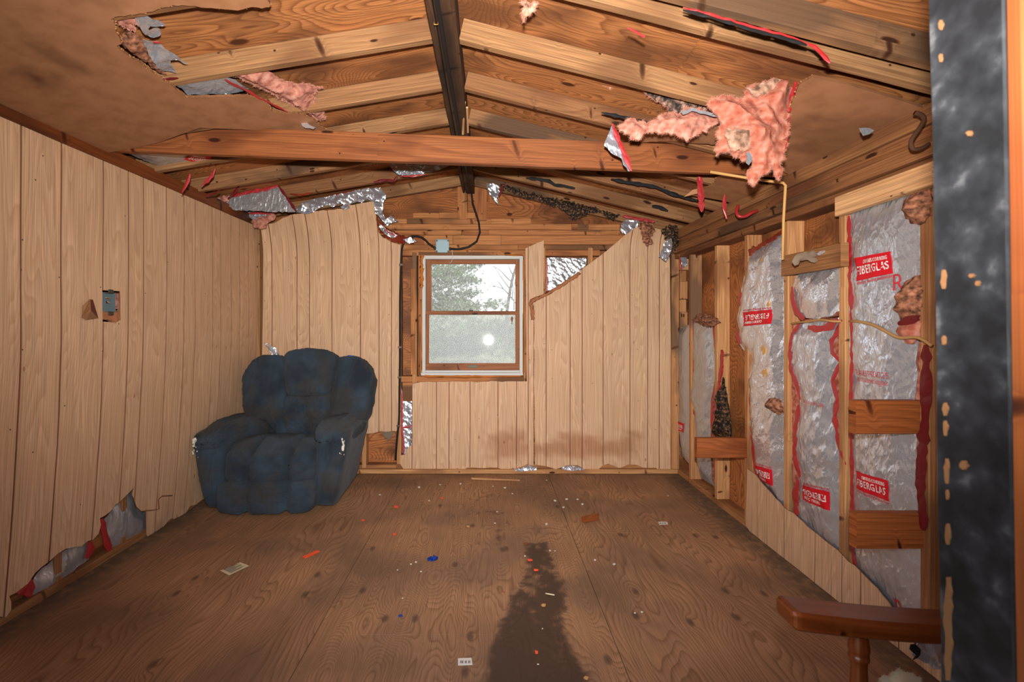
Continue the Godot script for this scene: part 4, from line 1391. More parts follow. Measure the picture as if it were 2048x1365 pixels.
# ---------------------------------------------------------------- torn fibreboard of the ceiling
func fiber(label: String, poly: PackedVector2Array, gap: float, droop = null) -> void:
	var o := thing("fiberboard_sheet", label, "ceiling panel", Vector3(poly[0].x, roof_y(poly[0].x), -poly[0].y))
	var f := func(p, e, k):
		var y: float = roof_y(p.x) - gap - 0.010 * (1.0 - k) + 0.004 * fn.get_noise_2d(p.x * 1.2, p.y * 1.2)
		if droop != null:
			y -= droop.call(p)
		return Vector3(p.x, y, -p.y)
	var spot := on_roof(78, 150)
	var smear := on_roof(115, 108)
	var tint := func(p: Vector2) -> Color:                  # old water marks
		var q := (p - spot) * Vector2(1.0, 0.8)
		var a := smoothstep(0.075, 0.06, q.length()) * 0.35 + smoothstep(0.03, 0.018, q.length()) * 0.5
		var m := (p - smear).rotated(0.2) * Vector2(1.0, 0.35)
		var n := fn.get_noise_2d(p.x * 8, p.y * 8)
		a = maxf(a, 0.5 * smoothstep(0.055, 0.02, m.length() + n * 0.02))
		a = maxf(a, 0.4 * smoothstep(0.5, 0.3, p.distance_to(Vector2(1.5, 2.0)) * 2.0 + n * 0.3) * (1.0 if p.x > 0.0 else 0.0))
		return Color.WHITE.lerp(Color(0.3, 0.24, 0.2), a)
	put(o, "board", done(sheet(poly, Vector2(0.035, 0.035) if poly[0].x < 0.0 else Vector2(0.06, 0.06), f, Vector3.DOWN, Vector2(0.8, 0), Vector2(0, 0.8), Vector2.ZERO, false, null, tint)), M.fiberboard)
	# the furred pale edge of the tear
	var st := SurfaceTool.new()
	st.begin(Mesh.PRIMITIVE_TRIANGLES)
	var r := RandomNumberGenerator.new()
	r.seed = poly.size()
	for i in poly.size():
		var a := poly[i]
		var b := poly[(i + 1) % poly.size()]
		if a.distance_to(b) > 0.08:
			continue
		var out := (b - a).orthogonal().normalized()
		if Geometry2D.is_point_in_polygon((a + b) / 2 + out * 0.004, poly):
			out = -out
		for k in 5:
			var c := a.lerp(b, r.randf())
			var base: Vector3 = f.call(c, 0.0, r.randf())
			var tip := base + Vector3(out.x, r.randf_range(-0.5, 0.5), -out.y) * r.randf_range(0.002, 0.007)
			var s := Vector3(r.randf_range(-1, 1), r.randf_range(-1, 1), r.randf_range(-1, 1)) * 0.0022
			for v in [base - s, tip, base + s]:
				st.add_vertex(v)
	stuff(put(o, "torn_fibres", done(st), M.fiber_edge))

func build_fiberboard() -> void:
	var keep := []
	# the big sheet over the panelled side: its rim from the wall round the hole
	var px := [400, 251, 440, 253, 500, 255, 560, 256, 620, 257, 652, 257, 640, 246, 628, 235, 612, 228, 596, 222, 570, 222, 545, 219, 540, 210, 534, 200, 524, 194, 506, 188, 480, 187, 440, 188, 400, 189, 374, 190, 352, 174, 342, 165, 326, 154, 310, 144, 296, 133, 283, 121, 268, 113, 250, 100, 238, 90, 233, 84, 244, 80, 238, 66, 230, 46, 222, 30, 230, 26, 250, 24, 270, 21, 290, 19, 310, 13, 330, 7, 345, 3, 365, 3, 390, 5, 415, 9, 440, 11, 460, 13, 475, 15, 495, 10, 515, 9, 539, 8, 541, 3]
	var hole := ragged(pts(px, on_roof), 0.012, 0.003, 33, [px.size() / 2 - 1, 0, 1, 2, 3])
	var poly := PackedVector2Array([Vector2(-0.73, 0.57), Vector2(-1.955, 0.57), Vector2(-1.955, 2.42)])
	poly.append_array(pts([270, 292, 320, 280, 350, 269], on_roof))
	poly.append_array(hole)
	fiber("large brown fibreboard ceiling sheet over the panelled wall, with a long ragged hole", poly, 0.002)
	# the smaller sheet over the stud wall
	px = [1552, 262, 1566, 240, 1580, 205, 1596, 168, 1604, 158, 1624, 147]
	poly = ragged(pts(px, on_roof), 0.015, 0.004, 34, [px.size() / 2 - 1])
	poly.append_array(pts([1624, 147, 1700, 163, 1780, 187, 1845, 209, 1861, 207], on_roof))
	poly.append_array(PackedVector2Array([Vector2(1.528, 1.75), Vector2(1.528, 2.43)]))
	poly.append_array(ragged(pts([1560, 338, 1530, 335, 1500, 320, 1470, 300, 1440, 285, 1400, 283, 1350, 278, 1300, 279, 1264, 284, 1266, 272, 1300, 262, 1340, 256, 1400, 254, 1440, 250, 1450, 262, 1500, 262], on_roof), 0.015, 0.004, 35))
	fiber("brown fibreboard ceiling sheet over the stud wall, torn end by the pink tuft", poly, 0.002)
	px = [1376, 386, 1410, 372, 1424, 366, 1436, 348, 1460, 340, 1500, 352, 1530, 368]
	poly = ragged(pts(px, on_roof), 0.015, 0.004, 36)
	poly.append_array(PackedVector2Array([Vector2(1.525, 2.62), Vector2(1.525, 3.05)]))
	poly.append_array(pts([1480, 406, 1440, 396, 1405, 390], on_roof))
	fiber("small leftover scrap of fibreboard behind the tie beam, sagging beside the header", poly, 0.004, func(p): return 0.0)

# ---------------------------------------------------------------- hanging wool, foil scraps, ribbons
func flat_on(d: float) -> Array:           # [pixel -> sheet, sheet -> point(off towards the room)]
	return [fd(d), func(p: Vector2, off: float): return Vector3(p.x, p.y, -d + off), Vector3.BACK]

func under_roof(drop: float) -> Array:
	return [func(a, b): return on_roof(a, b), func(p: Vector2, off: float): return Vector3(p.x, roof_y(p.x) - drop - off, -p.y), Vector3.DOWN]

func wool_piece(parent: Node, called: String, px: Array, on: Array, thick: float, lump: float, m: Material, sd: int, fuzz := 0, fuzz_m: Material = null, rag := 0.008) -> void:
	var poly := ragged(pts(px, on[0]), 0.012, rag, sd)
	var surf := func(p: Vector2, e: float, k: float):
		var q := Vector3(p.x, p.y, sd * 3.1)
		var up := smoothstep(0.0, thick * 1.4, e)
		var n := noise3(q, 4.0) * 1.0 + (0.7 - 1.6 * absf(noise3(q + Vector3(5, 1, 2), 6.0))) * 0.5 + noise3(q, 16.0) * 0.3
		if k < 0.5:
			return on[1].call(p, thick * up * (0.75 + lump * n) + 0.002 * noise3(q, 30.0))
		return on[1].call(p, -thick * 0.35 * up - 0.003)
	put(parent, called, done(sheet(poly, Vector2(0.011, 0.011), surf, on[2], Vector2(1, 0), Vector2(0, 1), Vector2.ZERO, true)), m)
	if fuzz > 0:
		var st := SurfaceTool.new()
		st.begin(Mesh.PRIMITIVE_TRIANGLES)
		var r := RandomNumberGenerator.new()
		r.seed = sd
		var lo := poly[0]
		var hi := poly[0]
		for p in poly:
			lo = lo.min(p)
			hi = hi.max(p)
		for i in fuzz * 3:
			var p: Vector2
			var out := Vector3.ZERO
			if i % 5 > 0:
				var j := r.randi() % poly.size()
				p = poly[j].lerp(poly[(j + 1) % poly.size()], r.randf())
				var c := p - (lo + hi) / 2
				out = (on[1].call(p + c.normalized() * 0.01, 0.0) - on[1].call(p, 0.0)) * 100.0
			else:
				p = Vector2(r.randf_range(lo.x, hi.x), r.randf_range(lo.y, hi.y))
				if not Geometry2D.is_point_in_polygon(p, poly):
					continue
			var e := edge_dist(p, poly)
			var a: Vector3 = surf.call(p, e, 0.0)
			var l := r.randf_range(0.004, 0.013)
			var d := (out * 0.55 + Vector3(r.randf_range(-1, 1), r.randf_range(-1.2, 0.6), r.randf_range(-0.3, 1)))
			d = d.normalized() * l
			var bend := Vector3(r.randf_range(-1, 1), r.randf_range(-1, 0.4), 0) * l * 0.5
			var s := d.cross(Vector3(0.3, 0.2, 1)).normalized() * 0.00035
			for v in [a - s, a + d * 0.6 + s, a + s, a - s, a + d * 0.6 - s, a + d * 0.6 + s, a + d * 0.6 - s, a + d + bend, a + d * 0.6 + s]:
				st.add_vertex(v)
		stuff(put(parent, "loose_fibres", done(st), fuzz_m if fuzz_m else M.wool_light))

func foil_piece(parent: Node, called: String, px: Array, on: Array, amp: float, m: Material, sd: int) -> void:
	var poly := ragged(pts(px, on[0]), 0.015, 0.003, sd)
	put(parent, called, done(sheet(poly, Vector2(0.012, 0.012), func(p, e, k): return on[1].call(p, amp * (1.2 - 2.4 * absf(fn.get_noise_3d(p.x * 7 + p.y * 2, p.y * 9, sd * 2.3))) - 0.0012 * k), on[2])), m)

func strip(parent: Node, called: String, px: Array, on: Array, w: float, m: Material) -> void:
	put(parent, called, ribbon(pts(px, on[0]), w, func(p): return on[1].call(p, 0.004 * fn.get_noise_2d(p.x * 20, p.y * 20)), on[2]), m)

func mid(px: Array, d: float) -> Vector3:
	var x := 0.0
	var y := 0.0
	for i in range(0, px.size(), 2):
		x += px[i]
		y += px[i + 1]
	return V(x * 2 / px.size(), y * 2 / px.size(), d)

func build_scraps() -> void:
	# the big pink tear hanging by the stud wall
	var px := [1530, 159, 1539, 150, 1553, 147, 1578, 146, 1590, 156, 1584, 190, 1580, 226, 1576, 255, 1569, 300, 1562, 322, 1564, 345, 1557, 361, 1548, 340, 1542, 329, 1537, 345, 1526, 349, 1517, 358, 1506, 372, 1497, 363, 1494, 347, 1503, 336, 1506, 322, 1494, 313, 1484, 322, 1481, 306, 1472, 315, 1463, 303, 1452, 304, 1434, 311, 1429, 300, 1436, 284, 1434, 264, 1443, 246, 1438, 237, 1423, 219, 1414, 210, 1423, 196, 1438, 194, 1458, 192, 1476, 199, 1490, 194, 1488, 183, 1497, 174, 1521, 170]
	var on := flat_on(1.9)
	var o := thing("hanging_insulation", "big ragged pink tuft of glass wool hanging from the ceiling beside the stud wall", "insulation", mid(px, 1.9))
	wool_piece(o, "wool", px, on, 0.06, 1.0, M.wool, 301, 2200, M.wool_light)
	wool_piece(o, "soiled_wool", [1452, 262, 1476, 250, 1500, 246, 1518, 252, 1512, 268, 1500, 286, 1492, 300, 1478, 298, 1462, 300, 1456, 284], flat_on(1.86), 0.03, 0.8, M.wool_soiled, 302, 300, M.wool_light)
	wool_piece(o, "soiled_wool", [1492, 176, 1520, 168, 1552, 152, 1566, 158, 1550, 178, 1530, 190, 1508, 192], flat_on(1.865), 0.03, 0.8, M.wool_soiled, 303, 300, M.wool_light)
	strip(o, "flange", [1593, 160, 1586, 190, 1578, 224], flat_on(1.86), 0.013, M.flange)
	strip(o, "flange", [1580, 230, 1577, 260, 1570, 300], flat_on(1.9), 0.004, M.flange)
	foil_piece(o, "foil_scrap", [1492, 304, 1502, 308, 1504, 320, 1496, 332, 1490, 326], flat_on(1.85), 0.006, M.foil_bright, 304)
	# torn batt remains along the fibreboard tongue
	px = [1236, 252, 1262, 236, 1275, 245, 1300, 243, 1318, 230, 1345, 225, 1362, 222, 1385, 216, 1410, 222, 1430, 232, 1440, 240, 1432, 248, 1415, 258, 1395, 270, 1380, 276, 1360, 275, 1350, 266, 1330, 265, 1300, 264, 1285, 272, 1270, 279, 1262, 268, 1240, 262]
	o = thing("torn_insulation", "matted pink and brown strip of glass wool along the fibreboard tongue", "insulation", mid(px, 2.05))
	wool_piece(o, "wool", px, flat_on(2.05), 0.04, 0.9, M.wool_old, 311, 900, M.wool_light)
	foil_piece(o, "foil_edge", [1360, 224, 1382, 216, 1404, 222, 1428, 228, 1440, 236, 1426, 234, 1400, 228, 1384, 222, 1366, 230], flat_on(1.98), 0.004, M.foil, 312)
	px = [1291, 179, 1320, 177, 1360, 177, 1400, 185, 1438, 194, 1420, 205, 1425, 220, 1400, 222, 1370, 228, 1345, 224, 1330, 212, 1310, 202, 1298, 192]
	o = thing("blackened_insulation", "black mould-stained piece of glass wool between two rafters by the pink tuft", "insulation", mid(px, 2.1))
	wool_piece(o, "wool", px, flat_on(2.1), 0.035, 0.9, M.mouldy_wool, 313, 700, M.wool_light)
	strip(o, "flange", [1291, 177, 1320, 175, 1358, 173], flat_on(2.05), 0.008, M.flange_dark)
	strip(o, "tar_strip", [1286, 156, 1320, 165, 1370, 178, 1432, 195], flat_on(2.0), 0.008, M.tar)
	o = thing("tar_ribbon", "short black ribbon of tarred paper on the second rafter, pointing at the matted strip", "ribbon", V(1250, 235, 2.2))
	strip(o, "ribbon", [1203, 225, 1240, 233, 1270, 240, 1305, 247], flat_on(2.2), 0.008, M.tar)
	# the foil pennant with a red edge
	px = [1224, 250, 1214, 275, 1208, 292, 1226, 309, 1243, 318, 1246, 330, 1256, 343, 1264, 342, 1258, 325, 1240, 290, 1231, 262]
	o = thing("foil_flap", "triangular silver foil flap with a bright red edge dangling over the tie beam", "insulation", mid(px, 2.2))
	foil_piece(o, "foil_facing", px, flat_on(2.2), 0.004, M.foil, 314)
	strip(o, "flange", [1225, 248, 1231, 266, 1242, 292, 1254, 320, 1262, 342], flat_on(2.18), 0.011, M.flange)
	# the hole in the big fibreboard sheet
	px = [448, 152, 470, 146, 505, 143, 528, 150, 547, 164, 566, 173, 587, 180, 605, 178, 622, 184, 645, 187, 634, 195, 624, 204, 629, 220, 645, 234, 650, 249, 638, 251, 612, 234, 590, 226, 575, 216, 555, 206, 535, 195, 500, 178, 470, 168]
	o = thing("pink_insulation_roll", "pink roll of glass wool spilling over the edge of the ceiling hole", "insulation", mid(px, 2.16))
	wool_piece(o, "wool", px, under_roof(-0.03), 0.045, 0.6, M.wool_old, 321, 1300, M.wool_light)
	strip(o, "flange", [450, 153, 470, 165, 500, 180, 520, 192, 545, 204, 575, 220], under_roof(0.012), 0.007, M.flange)
	px = [348, 172, 375, 166, 400, 160, 440, 156, 470, 164, 498, 184, 470, 190, 440, 192, 374, 194]
	o = thing("foil_strip", "dull grey foil strip bridging the lower rim of the ceiling hole", "insulation", mid(px, 2.05))
	foil_piece(o, "foil_facing", px, under_roof(-0.012), 0.004, M.foil, 322)
	o = thing("torn_foil", "shredded foil and pink wool clinging to the near corner of the ceiling hole", "insulation", V(290, 90, 1.7))
	wool_piece(o, "wool", [223, 32, 240, 27, 262, 30, 274, 55, 270, 72, 250, 66, 240, 52], under_roof(-0.02), 0.025, 0.8, M.wool_old, 323, 250, M.wool_light)
	wool_piece(o, "soiled_wool", [232, 84, 250, 76, 270, 78, 290, 98, 300, 125, 334, 158, 320, 156, 300, 140, 275, 122, 250, 106], under_roof(-0.016), 0.02, 0.8, M.brown_wool, 324)
	foil_piece(o, "foil_facing", [266, 34, 290, 38, 312, 48, 332, 58, 328, 62, 300, 58, 296, 66, 312, 64, 322, 78, 306, 84, 290, 78, 280, 62, 270, 46], under_roof(-0.022), 0.012, M.foil_bright, 325)
	foil_piece(o, "foil_facing", [286, 84, 306, 88, 330, 104, 352, 116, 376, 132, 356, 126, 338, 124, 346, 138, 352, 152, 330, 150, 314, 140, 298, 116], under_roof(-0.018), 0.010, M.foil, 326)
	strip(o, "flange", [306, 83, 324, 84], under_roof(0.004), 0.010, M.flange)
	strip(o, "flange", [330, 159, 356, 156], under_roof(0.0), 0.012, M.flange_dark)
	o = thing("foil_scrap", "small crumpled foil scrap peeping under the sagging lip of the ceiling hole", "insulation", V(615, 249, 2.5))
	foil_piece(o, "foil_facing", [596, 240, 608, 243, 632, 256, 628, 260, 606, 254], flat_on(2.45), 0.008, M.foil_bright, 327)
	# roof bays behind the tie beam
	px = [246, 311, 300, 311, 350, 312, 440, 313, 500, 318, 470, 324, 420, 333, 355, 348, 330, 345, 290, 333]
	o = thing("roof_batt", "grey foil batt in the roof bay behind the tie beam, with a red label", "insulation", mid(px, 2.75))
	foil_piece(o, "foil_facing", px, under_roof(-0.03), 0.004, M.foil_dull, 331)
	roof_label(o)
	px = [440, 401, 470, 389, 510, 381, 548, 375, 556, 373, 575, 398, 594, 425, 540, 424, 470, 421, 455, 412]
	o = thing("roof_batt", "folded grey foil batt with a red upper edge hanging over the panelled corner", "insulation", mid(px, 3.55))
	foil_piece(o, "foil_facing", px, flat_on(3.55), 0.004, M.foil_dull, 332)
	strip(o, "flange", [462, 393, 500, 384, 530, 379, 556, 372], flat_on(3.53), 0.012, M.flange)
	strip(o, "flange", [557, 372, 575, 397, 593, 424], flat_on(3.53), 0.010, M.flange_dark)
	wool_piece(o, "wool", [425, 398, 440, 394, 452, 393, 462, 398, 450, 404, 436, 404], flat_on(3.5), 0.02, 0.8, M.wool_old, 333)
	px = [478, 425, 500, 424, 540, 426, 546, 436, 528, 446, 512, 444, 500, 436]
	o = thing("torn_foil", "frayed foil and wool bunched in the top corner where the panelled walls meet", "insulation", mid(px, 3.85))
	foil_piece(o, "foil_facing", px, flat_on(3.85), 0.010, M.foil, 334)
	wool_piece(o, "wool", [502, 444, 515, 436, 530, 432, 548, 424, 552, 432, 540, 444, 525, 458, 510, 456], flat_on(3.82), 0.02, 0.9, M.wool_old, 335, 200, M.brown_wool)
	strip(o, "flange", [498, 427, 520, 426, 540, 428], flat_on(3.8), 0.010, M.flange)
	px = [593, 417, 608, 406, 630, 398, 655, 395, 684, 388, 714, 382, 741, 377, 761, 376, 774, 392, 768, 408, 756, 404, 745, 405, 736, 400, 725, 407, 712, 404, 696, 412, 682, 408, 667, 416, 655, 412, 642, 417, 626, 427, 610, 429, 597, 427]
	o = thing("foil_fringe", "long ragged fringe of bright foil along the top of the rear panel", "insulation", mid(px, 3.88))
	foil_piece(o, "foil_facing", px, flat_on(3.88), 0.022, M.foil_bright, 336)
	foil_piece(o, "foil_facing", [748, 405, 768, 406, 765, 424, 772, 440, 782, 432, 798, 444, 784, 446, 775, 453, 764, 441, 750, 426], flat_on(3.88), 0.014, M.foil_bright, 337)
	foil_piece(o, "foil_facing", [680, 414, 694, 408, 700, 416, 688, 420], flat_on(3.84), 0.006, M.foil_bright, 338)
	strip(o, "flange", [655, 394, 700, 384, 742, 376], flat_on(3.87), 0.004, M.flange)
	px = [753, 434, 764, 446, 780, 460, 800, 470, 815, 474, 836, 484, 820, 487, 806, 488, 788, 484, 774, 477, 760, 464]
	o = thing("torn_foil", "twisted scrap of foil, wool and red edging by the cable bend, above the window corner", "insulation", mid(px, 3.95))
	wool_piece(o, "wool", px, flat_on(3.96), 0.015, 0.8, M.brown_paper, 339, 100, M.brown_wool)
	foil_piece(o, "foil_facing", [758, 446, 775, 460, 796, 471, 786, 478, 772, 470, 760, 458], flat_on(3.93), 0.010, M.foil_bright, 340)
	foil_piece(o, "foil_facing", [806, 480, 822, 474, 834, 484, 818, 488], flat_on(3.94), 0.008, M.foil, 341)
	strip(o, "flange", [768, 459, 780, 466, 794, 474], flat_on(3.91), 0.008, M.flange)
	px = [779, 331, 792, 325, 830, 325, 905, 328, 880, 340, 830, 352, 800, 352, 786, 342]
	o = thing("roof_batt", "wrinkled bright foil batt tucked under the ridge behind the tie beam", "insulation", mid(px, 3.4))
	foil_piece(o, "foil_facing", px, flat_on(3.4), 0.010, M.foil_bright, 342)
	strip(o, "flange", [800, 353, 830, 352, 850, 349], flat_on(3.38), 0.006, M.flange)
	# rear gable, right of the ridge
	px = [999, 373, 1006, 368, 1050, 383, 1097, 395, 1136, 402, 1169, 411, 1205, 421, 1241, 430, 1227, 442, 1217, 440, 1205, 428, 1184, 426, 1164, 435, 1145, 441, 1133, 426, 1121, 418, 1095, 409, 1073, 397, 1059, 399, 1038, 392, 1016, 383]
	o = thing("mouldy_fringe", "black mouldy fringe of insulation along the sloping rafter over the gable plywood", "insulation", mid(px, 3.93))
	wool_piece(o, "wool", px, flat_on(3.97), 0.03, 0.9, M.mouldy, 343, 300, M.brown_wool)
	px = [972, 368, 985, 368, 998, 373, 1000, 384, 994, 398, 997, 412, 990, 404, 982, 392, 976, 382]
	o = thing("torn_foil", "small bright foil tatter beside the upright under the ridge beam", "insulation", mid(px, 3.95))
	foil_piece(o, "foil_facing", px, flat_on(3.95), 0.014, M.foil_bright, 344)
	strip(o, "flange", [1007, 367, 1003, 378, 998, 394], flat_on(3.92), 0.009, M.flange_dark)
	px = [1243, 446, 1252, 440, 1278, 442, 1274, 455, 1262, 462, 1250, 470, 1240, 462]
	o = thing("torn_foil", "bright foil tuft under a red strip at the peak of the slanting panel tear", "insulation", mid(px, 3.92))
	foil_piece(o, "foil_facing", px, flat_on(3.94), 0.012, M.foil_bright, 345)
	strip(o, "flange", [1245, 432, 1270, 437, 1310, 444], flat_on(3.9), 0.012, M.flange)
	px = [1277, 448, 1290, 444, 1306, 448, 1310, 462, 1300, 474, 1306, 486, 1296, 492, 1286, 484, 1284, 470]
	o = thing("brown_wool_clump", "brown rotten wool clump hanging over the top edge of the slanted panel", "insulation", mid(px, 3.85))
	wool_piece(o, "wool", px, flat_on(3.86), 0.04, 0.9, M.brown_wool, 346, 150, M.brown_wool)
	px = [1322, 462, 1334, 452, 1352, 450, 1360, 462, 1358, 490, 1350, 510, 1342, 496, 1332, 480]
	o = thing("brown_wool_clump", "black-speckled wool clump stuffed in the corner where the rear wall meets the header", "insulation", mid(px, 3.85))
	wool_piece(o, "wool", px, flat_on(3.86), 0.04, 0.9, M.mouldy, 347, 150, M.brown_wool)
	foil_piece(o, "foil_facing", [1330, 482, 1342, 477, 1345, 486, 1340, 505, 1332, 524, 1316, 514, 1324, 498], flat_on(3.83), 0.012, M.foil_bright, 348)
	foil_piece(o, "foil_facing", [1360, 512, 1374, 510, 1374, 530, 1364, 540, 1360, 532], flat_on(3.9), 0.010, M.foil, 349)
	strip(o, "flange", [1358, 510, 1362, 528, 1363, 545], flat_on(3.88), 0.006, M.flange)
	for q in [["crumpled foil bit at the foot of the rear panel under the window", [1024, 934, 1040, 938, 1056, 930, 1074, 934, 1072, 940, 1040, 944, 1030, 942]], ["crumpled foil bit at the foot of the rear panel, right of the window", [1122, 936, 1136, 931, 1155, 933, 1170, 940, 1150, 942, 1130, 940]]]:
		o = thing("foil_scrap", q[0], "insulation", mid(q[1], 3.99))
		foil_piece(o, "foil_facing", q[1], flat_on(3.99), 0.01, M.foil_bright, 350 + q[1].size())
	# tar and red ribbons on the rafters
	var ribbons := [
		["black tarred ribbon sagging along the rafter nearest the gable", [1052, 356, 1075, 358, 1098, 362, 1110, 370, 1128, 372, 1150, 377], 3.5, 0.011, "tar"],
		["long black tarred ribbon along the middle rafter behind the tie beam", [1222, 358, 1250, 364, 1290, 370, 1312, 374, 1340, 386, 1365, 394, 1396, 402], 3.05, 0.011, "tar"],
		["short black tarred rag on the rafter above the gable fringe", [1304, 412, 1318, 414, 1336, 422], 3.5, 0.014, "tar"],
		["thin black ribbon with a red edge running along the big doubled rafter", [1366, 20, 1420, 34, 1500, 58, 1560, 74, 1614, 90], 1.40, 0.005, "tar"],
		["curled red end of ribbon drooping from the big doubled rafter", [1612, 86, 1630, 92, 1642, 104, 1652, 116, 1660, 126], 1.40, 0.008, "flange"],
		["tall twisted red strip hanging near the header behind the tie beam", [1399, 345, 1400, 370, 1402, 395, 1404, 424], 2.75, 0.016, "flange"],
		["short red strip hanging from the header next to the red hook", [1450, 390, 1448, 408, 1450, 425, 1454, 438], 2.75, 0.012, "flange"],
		["small red strip over the panelled wall, nearest the end of the tie beam", [380, 347, 376, 362, 370, 374, 363, 386], 2.6, 0.010, "flange"],
		["second small red strip curling beside a knot on the rafter", [430, 338, 424, 352, 414, 362, 403, 372], 2.8, 0.009, "flange"],
		["red-black strip at the corner of the folded roof batt", [478, 372, 470, 384, 456, 398], 3.4, 0.012, "flange_dark"],
		["tiny dark red curl lying against the rafter beside the knot", [440, 379, 430, 387, 412, 391], 2.9, 0.008, "flange_dark"],
		["brown dried ribbon on the rafter below the ridge foil", [748, 365, 770, 360, 788, 362, 795, 352], 3.45, 0.010, "flange_dark"],
		["pale stiff ribbon on the rafter above the foil fringe", [580, 388, 600, 390, 625, 386], 3.5, 0.008, "brown_paper"],
		["dark ribbon scrap under the doubled rafter where fluff is caught", [1255, 56, 1270, 62, 1290, 74], 1.5, 0.005, "flange"],
	]
	for q in ribbons:
		o = thing("ribbon", q[0], "ribbon", mid(q[1], q[2]), "ribbons of torn edging on the rafters")
		strip(o, "strip", q[1], flat_on(q[2]), q[3], M[q[4]])
		if q[2] == 1.40 and q[4] == "tar":
			strip(o, "red_edge", [1366, 15, 1420, 28, 1500, 52, 1560, 68, 1614, 86], flat_on(1.405), 0.004, M.flange)
	tag(put(self, "red_hook", tube([V(1476, 412, 2.7), V(1473, 424, 2.68), V(1479, 433, 2.66), V(1492, 432, 2.66), V(1503, 426, 2.66), V(1514, 422, 2.68)], 0.009, 8), M.flange), "curled red wire hook sticking out of the header behind the tie beam", "hook")
	tag(put(self, "bent_rod", tube([V(1420, 344, 2.42), V(1500, 357, 2.40), V(1566, 366, 2.38), V(1571, 371, 2.38), V(1570, 390, 2.40), V(1567, 440, 2.42), V(1566, 520, 2.43)], 0.007, 8, false), M.wire_tan), "thin tan rod running along the tie beam and bending down in front of a stud", "rod")
	o = thing("wood_splinter", "long splintered shard of board jammed between rafter and header", "splinter", V(1400, 382, 2.9))
	put(o, "shard", done(sheet(pts([1368, 394, 1385, 380, 1410, 374, 1444, 371, 1420, 378, 1400, 386], fd(2.9)), Vector2(0.05, 0.05), func(p, e, k): return Vector3(p.x, p.y, -2.9 - 0.012 * k), Vector3.BACK)), M.bare_board)
	# nearer bits at the doorway end
	px = [1712, 386, 1740, 374, 1780, 352, 1810, 342, 1843, 326, 1844, 336, 1812, 352, 1776, 366, 1740, 380]
	o = thing("foil_strip", "thin foil strip showing over the light crosspiece by the doorway", "insulation", V(1780, 356, 1.85))
	var poly := ragged(pts(px, fx(1.60)), 0.015, 0.003, 61)
	put(o, "foil_facing", done(sheet(poly, Vector2(0.02, 0.02), func(p, e, k): return Vector3(1.605 + 0.008 * fn.get_noise_2d(p.x * 14, p.y * 14) + 0.002 * k, p.y, -p.x), Vector3.LEFT)), M.foil)
	put(o, "flange", ribbon_on([1697, 392, 1704, 386, 1709, 380], 1.575, 0.014, 4), M.flange)
	o = thing("foil_scrap", "small foil scrap poking out between fibreboard and header", "insulation", V(1732, 264, 1.75))
	foil_piece(o, "foil_facing", [1716, 258, 1728, 257, 1746, 262, 1736, 270, 1724, 273, 1718, 266], flat_on(1.72), 0.008, M.foil_bright, 352)
	tag(put(self, "root", tube([V(1830, 226, 1.6), V(1842, 230, 1.6), V(1848, 240, 1.6), V(1838, 258, 1.6), V(1828, 272, 1.6), V(1822, 284, 1.6), V(1826, 298, 1.6), V(1842, 297, 1.6), V(1858, 288, 1.6)], 0.008, 8, true, 0.8), M.root), "dark hooked root-like strand hanging from the header beside the doorway", "strand")
	o = thing("dried_rag", "stiff grey-brown rag draped over the crosspiece of the second bay", "rag", V(1612, 512, 2.3))
	wool_piece(o, "cloth", [1584, 524, 1590, 512, 1604, 506, 1618, 506, 1630, 502, 1634, 510, 1624, 514, 1636, 522, 1630, 526, 1616, 520, 1600, 522, 1590, 532], flat_on(2.22), 0.012, 1.6, M.rag, 353, 0, null, 0.004)
	foil_piece(o, "foil_facing", [1632, 508, 1646, 502, 1662, 497, 1650, 504, 1636, 512], flat_on(2.2), 0.004, M.foil_bright, 354)
	o = thing("foil_curl", "small grey foil curl sticking up behind the recliner against the rear panel", "insulation", V(545, 698, 3.93))
	foil_piece(o, "foil_facing", [529, 684, 540, 690, 552, 696, 561, 712, 546, 712, 540, 700], flat_on(3.93), 0.010, M.foil, 355)
	for q in [["greyish pink wool tuft caught at the top of a rafter beside the ridge", [1040, 4, 1052, 2, 1076, 8, 1070, 22, 1058, 30, 1048, 44, 1044, 24], 1.6], ["tiny pink wool wisp stuck on the second rafter", [1205, 165, 1216, 163, 1226, 172, 1220, 178, 1208, 172], 2.2]]:
		o = thing("wool_tuft", q[0], "insulation", mid(q[1], q[2]))
		wool_piece(o, "wool", q[1], flat_on(q[2]), 0.014, 0.8, M.wool_soiled, 360, 200, M.wool_light)
	px = [1822, 1296, 1836, 1286, 1872, 1282, 1890, 1290, 1890, 1345, 1870, 1340, 1845, 1325, 1830, 1318]
	o = thing("foil_bundle", "crumpled foil bundle at the base of the stud wall behind the armchair post", "insulation", mid(px, 1.6))
	wool_piece(o, "foil", px, flat_on(1.6), 0.06, 0.8, M.foil, 361, 0, null, 0.004)
	wool_piece(o, "dark_core", [1820, 1300, 1832, 1290, 1842, 1300, 1836, 1316, 1826, 1322], flat_on(1.56), 0.03, 0.8, M.tar, 362)
	px = [1768, 1352, 1785, 1346, 1806, 1344, 1826, 1348, 1840, 1356, 1846, 1380, 1800, 1386, 1766, 1376]
	o = thing("yarn_heap", "pale woolly tangle on the floor behind the turned armchair post", "rag", mid(px, 1.66))
	wool_piece(o, "yarn", px, flat_on(1.66), 0.05, 1.0, M.yarn, 363, 500, M.yarn)
	px = [765, 864, 785, 862, 786, 874, 778, 880, 776, 886, 768, 876]
	o = thing("paper_tatter", "torn grey paper tatter hanging below the rear panel beside the recliner", "paper", mid(px, 4.0))
	wool_piece(o, "paper", px, flat_on(4.06), 0.006, 0.8, M.rag, 364)

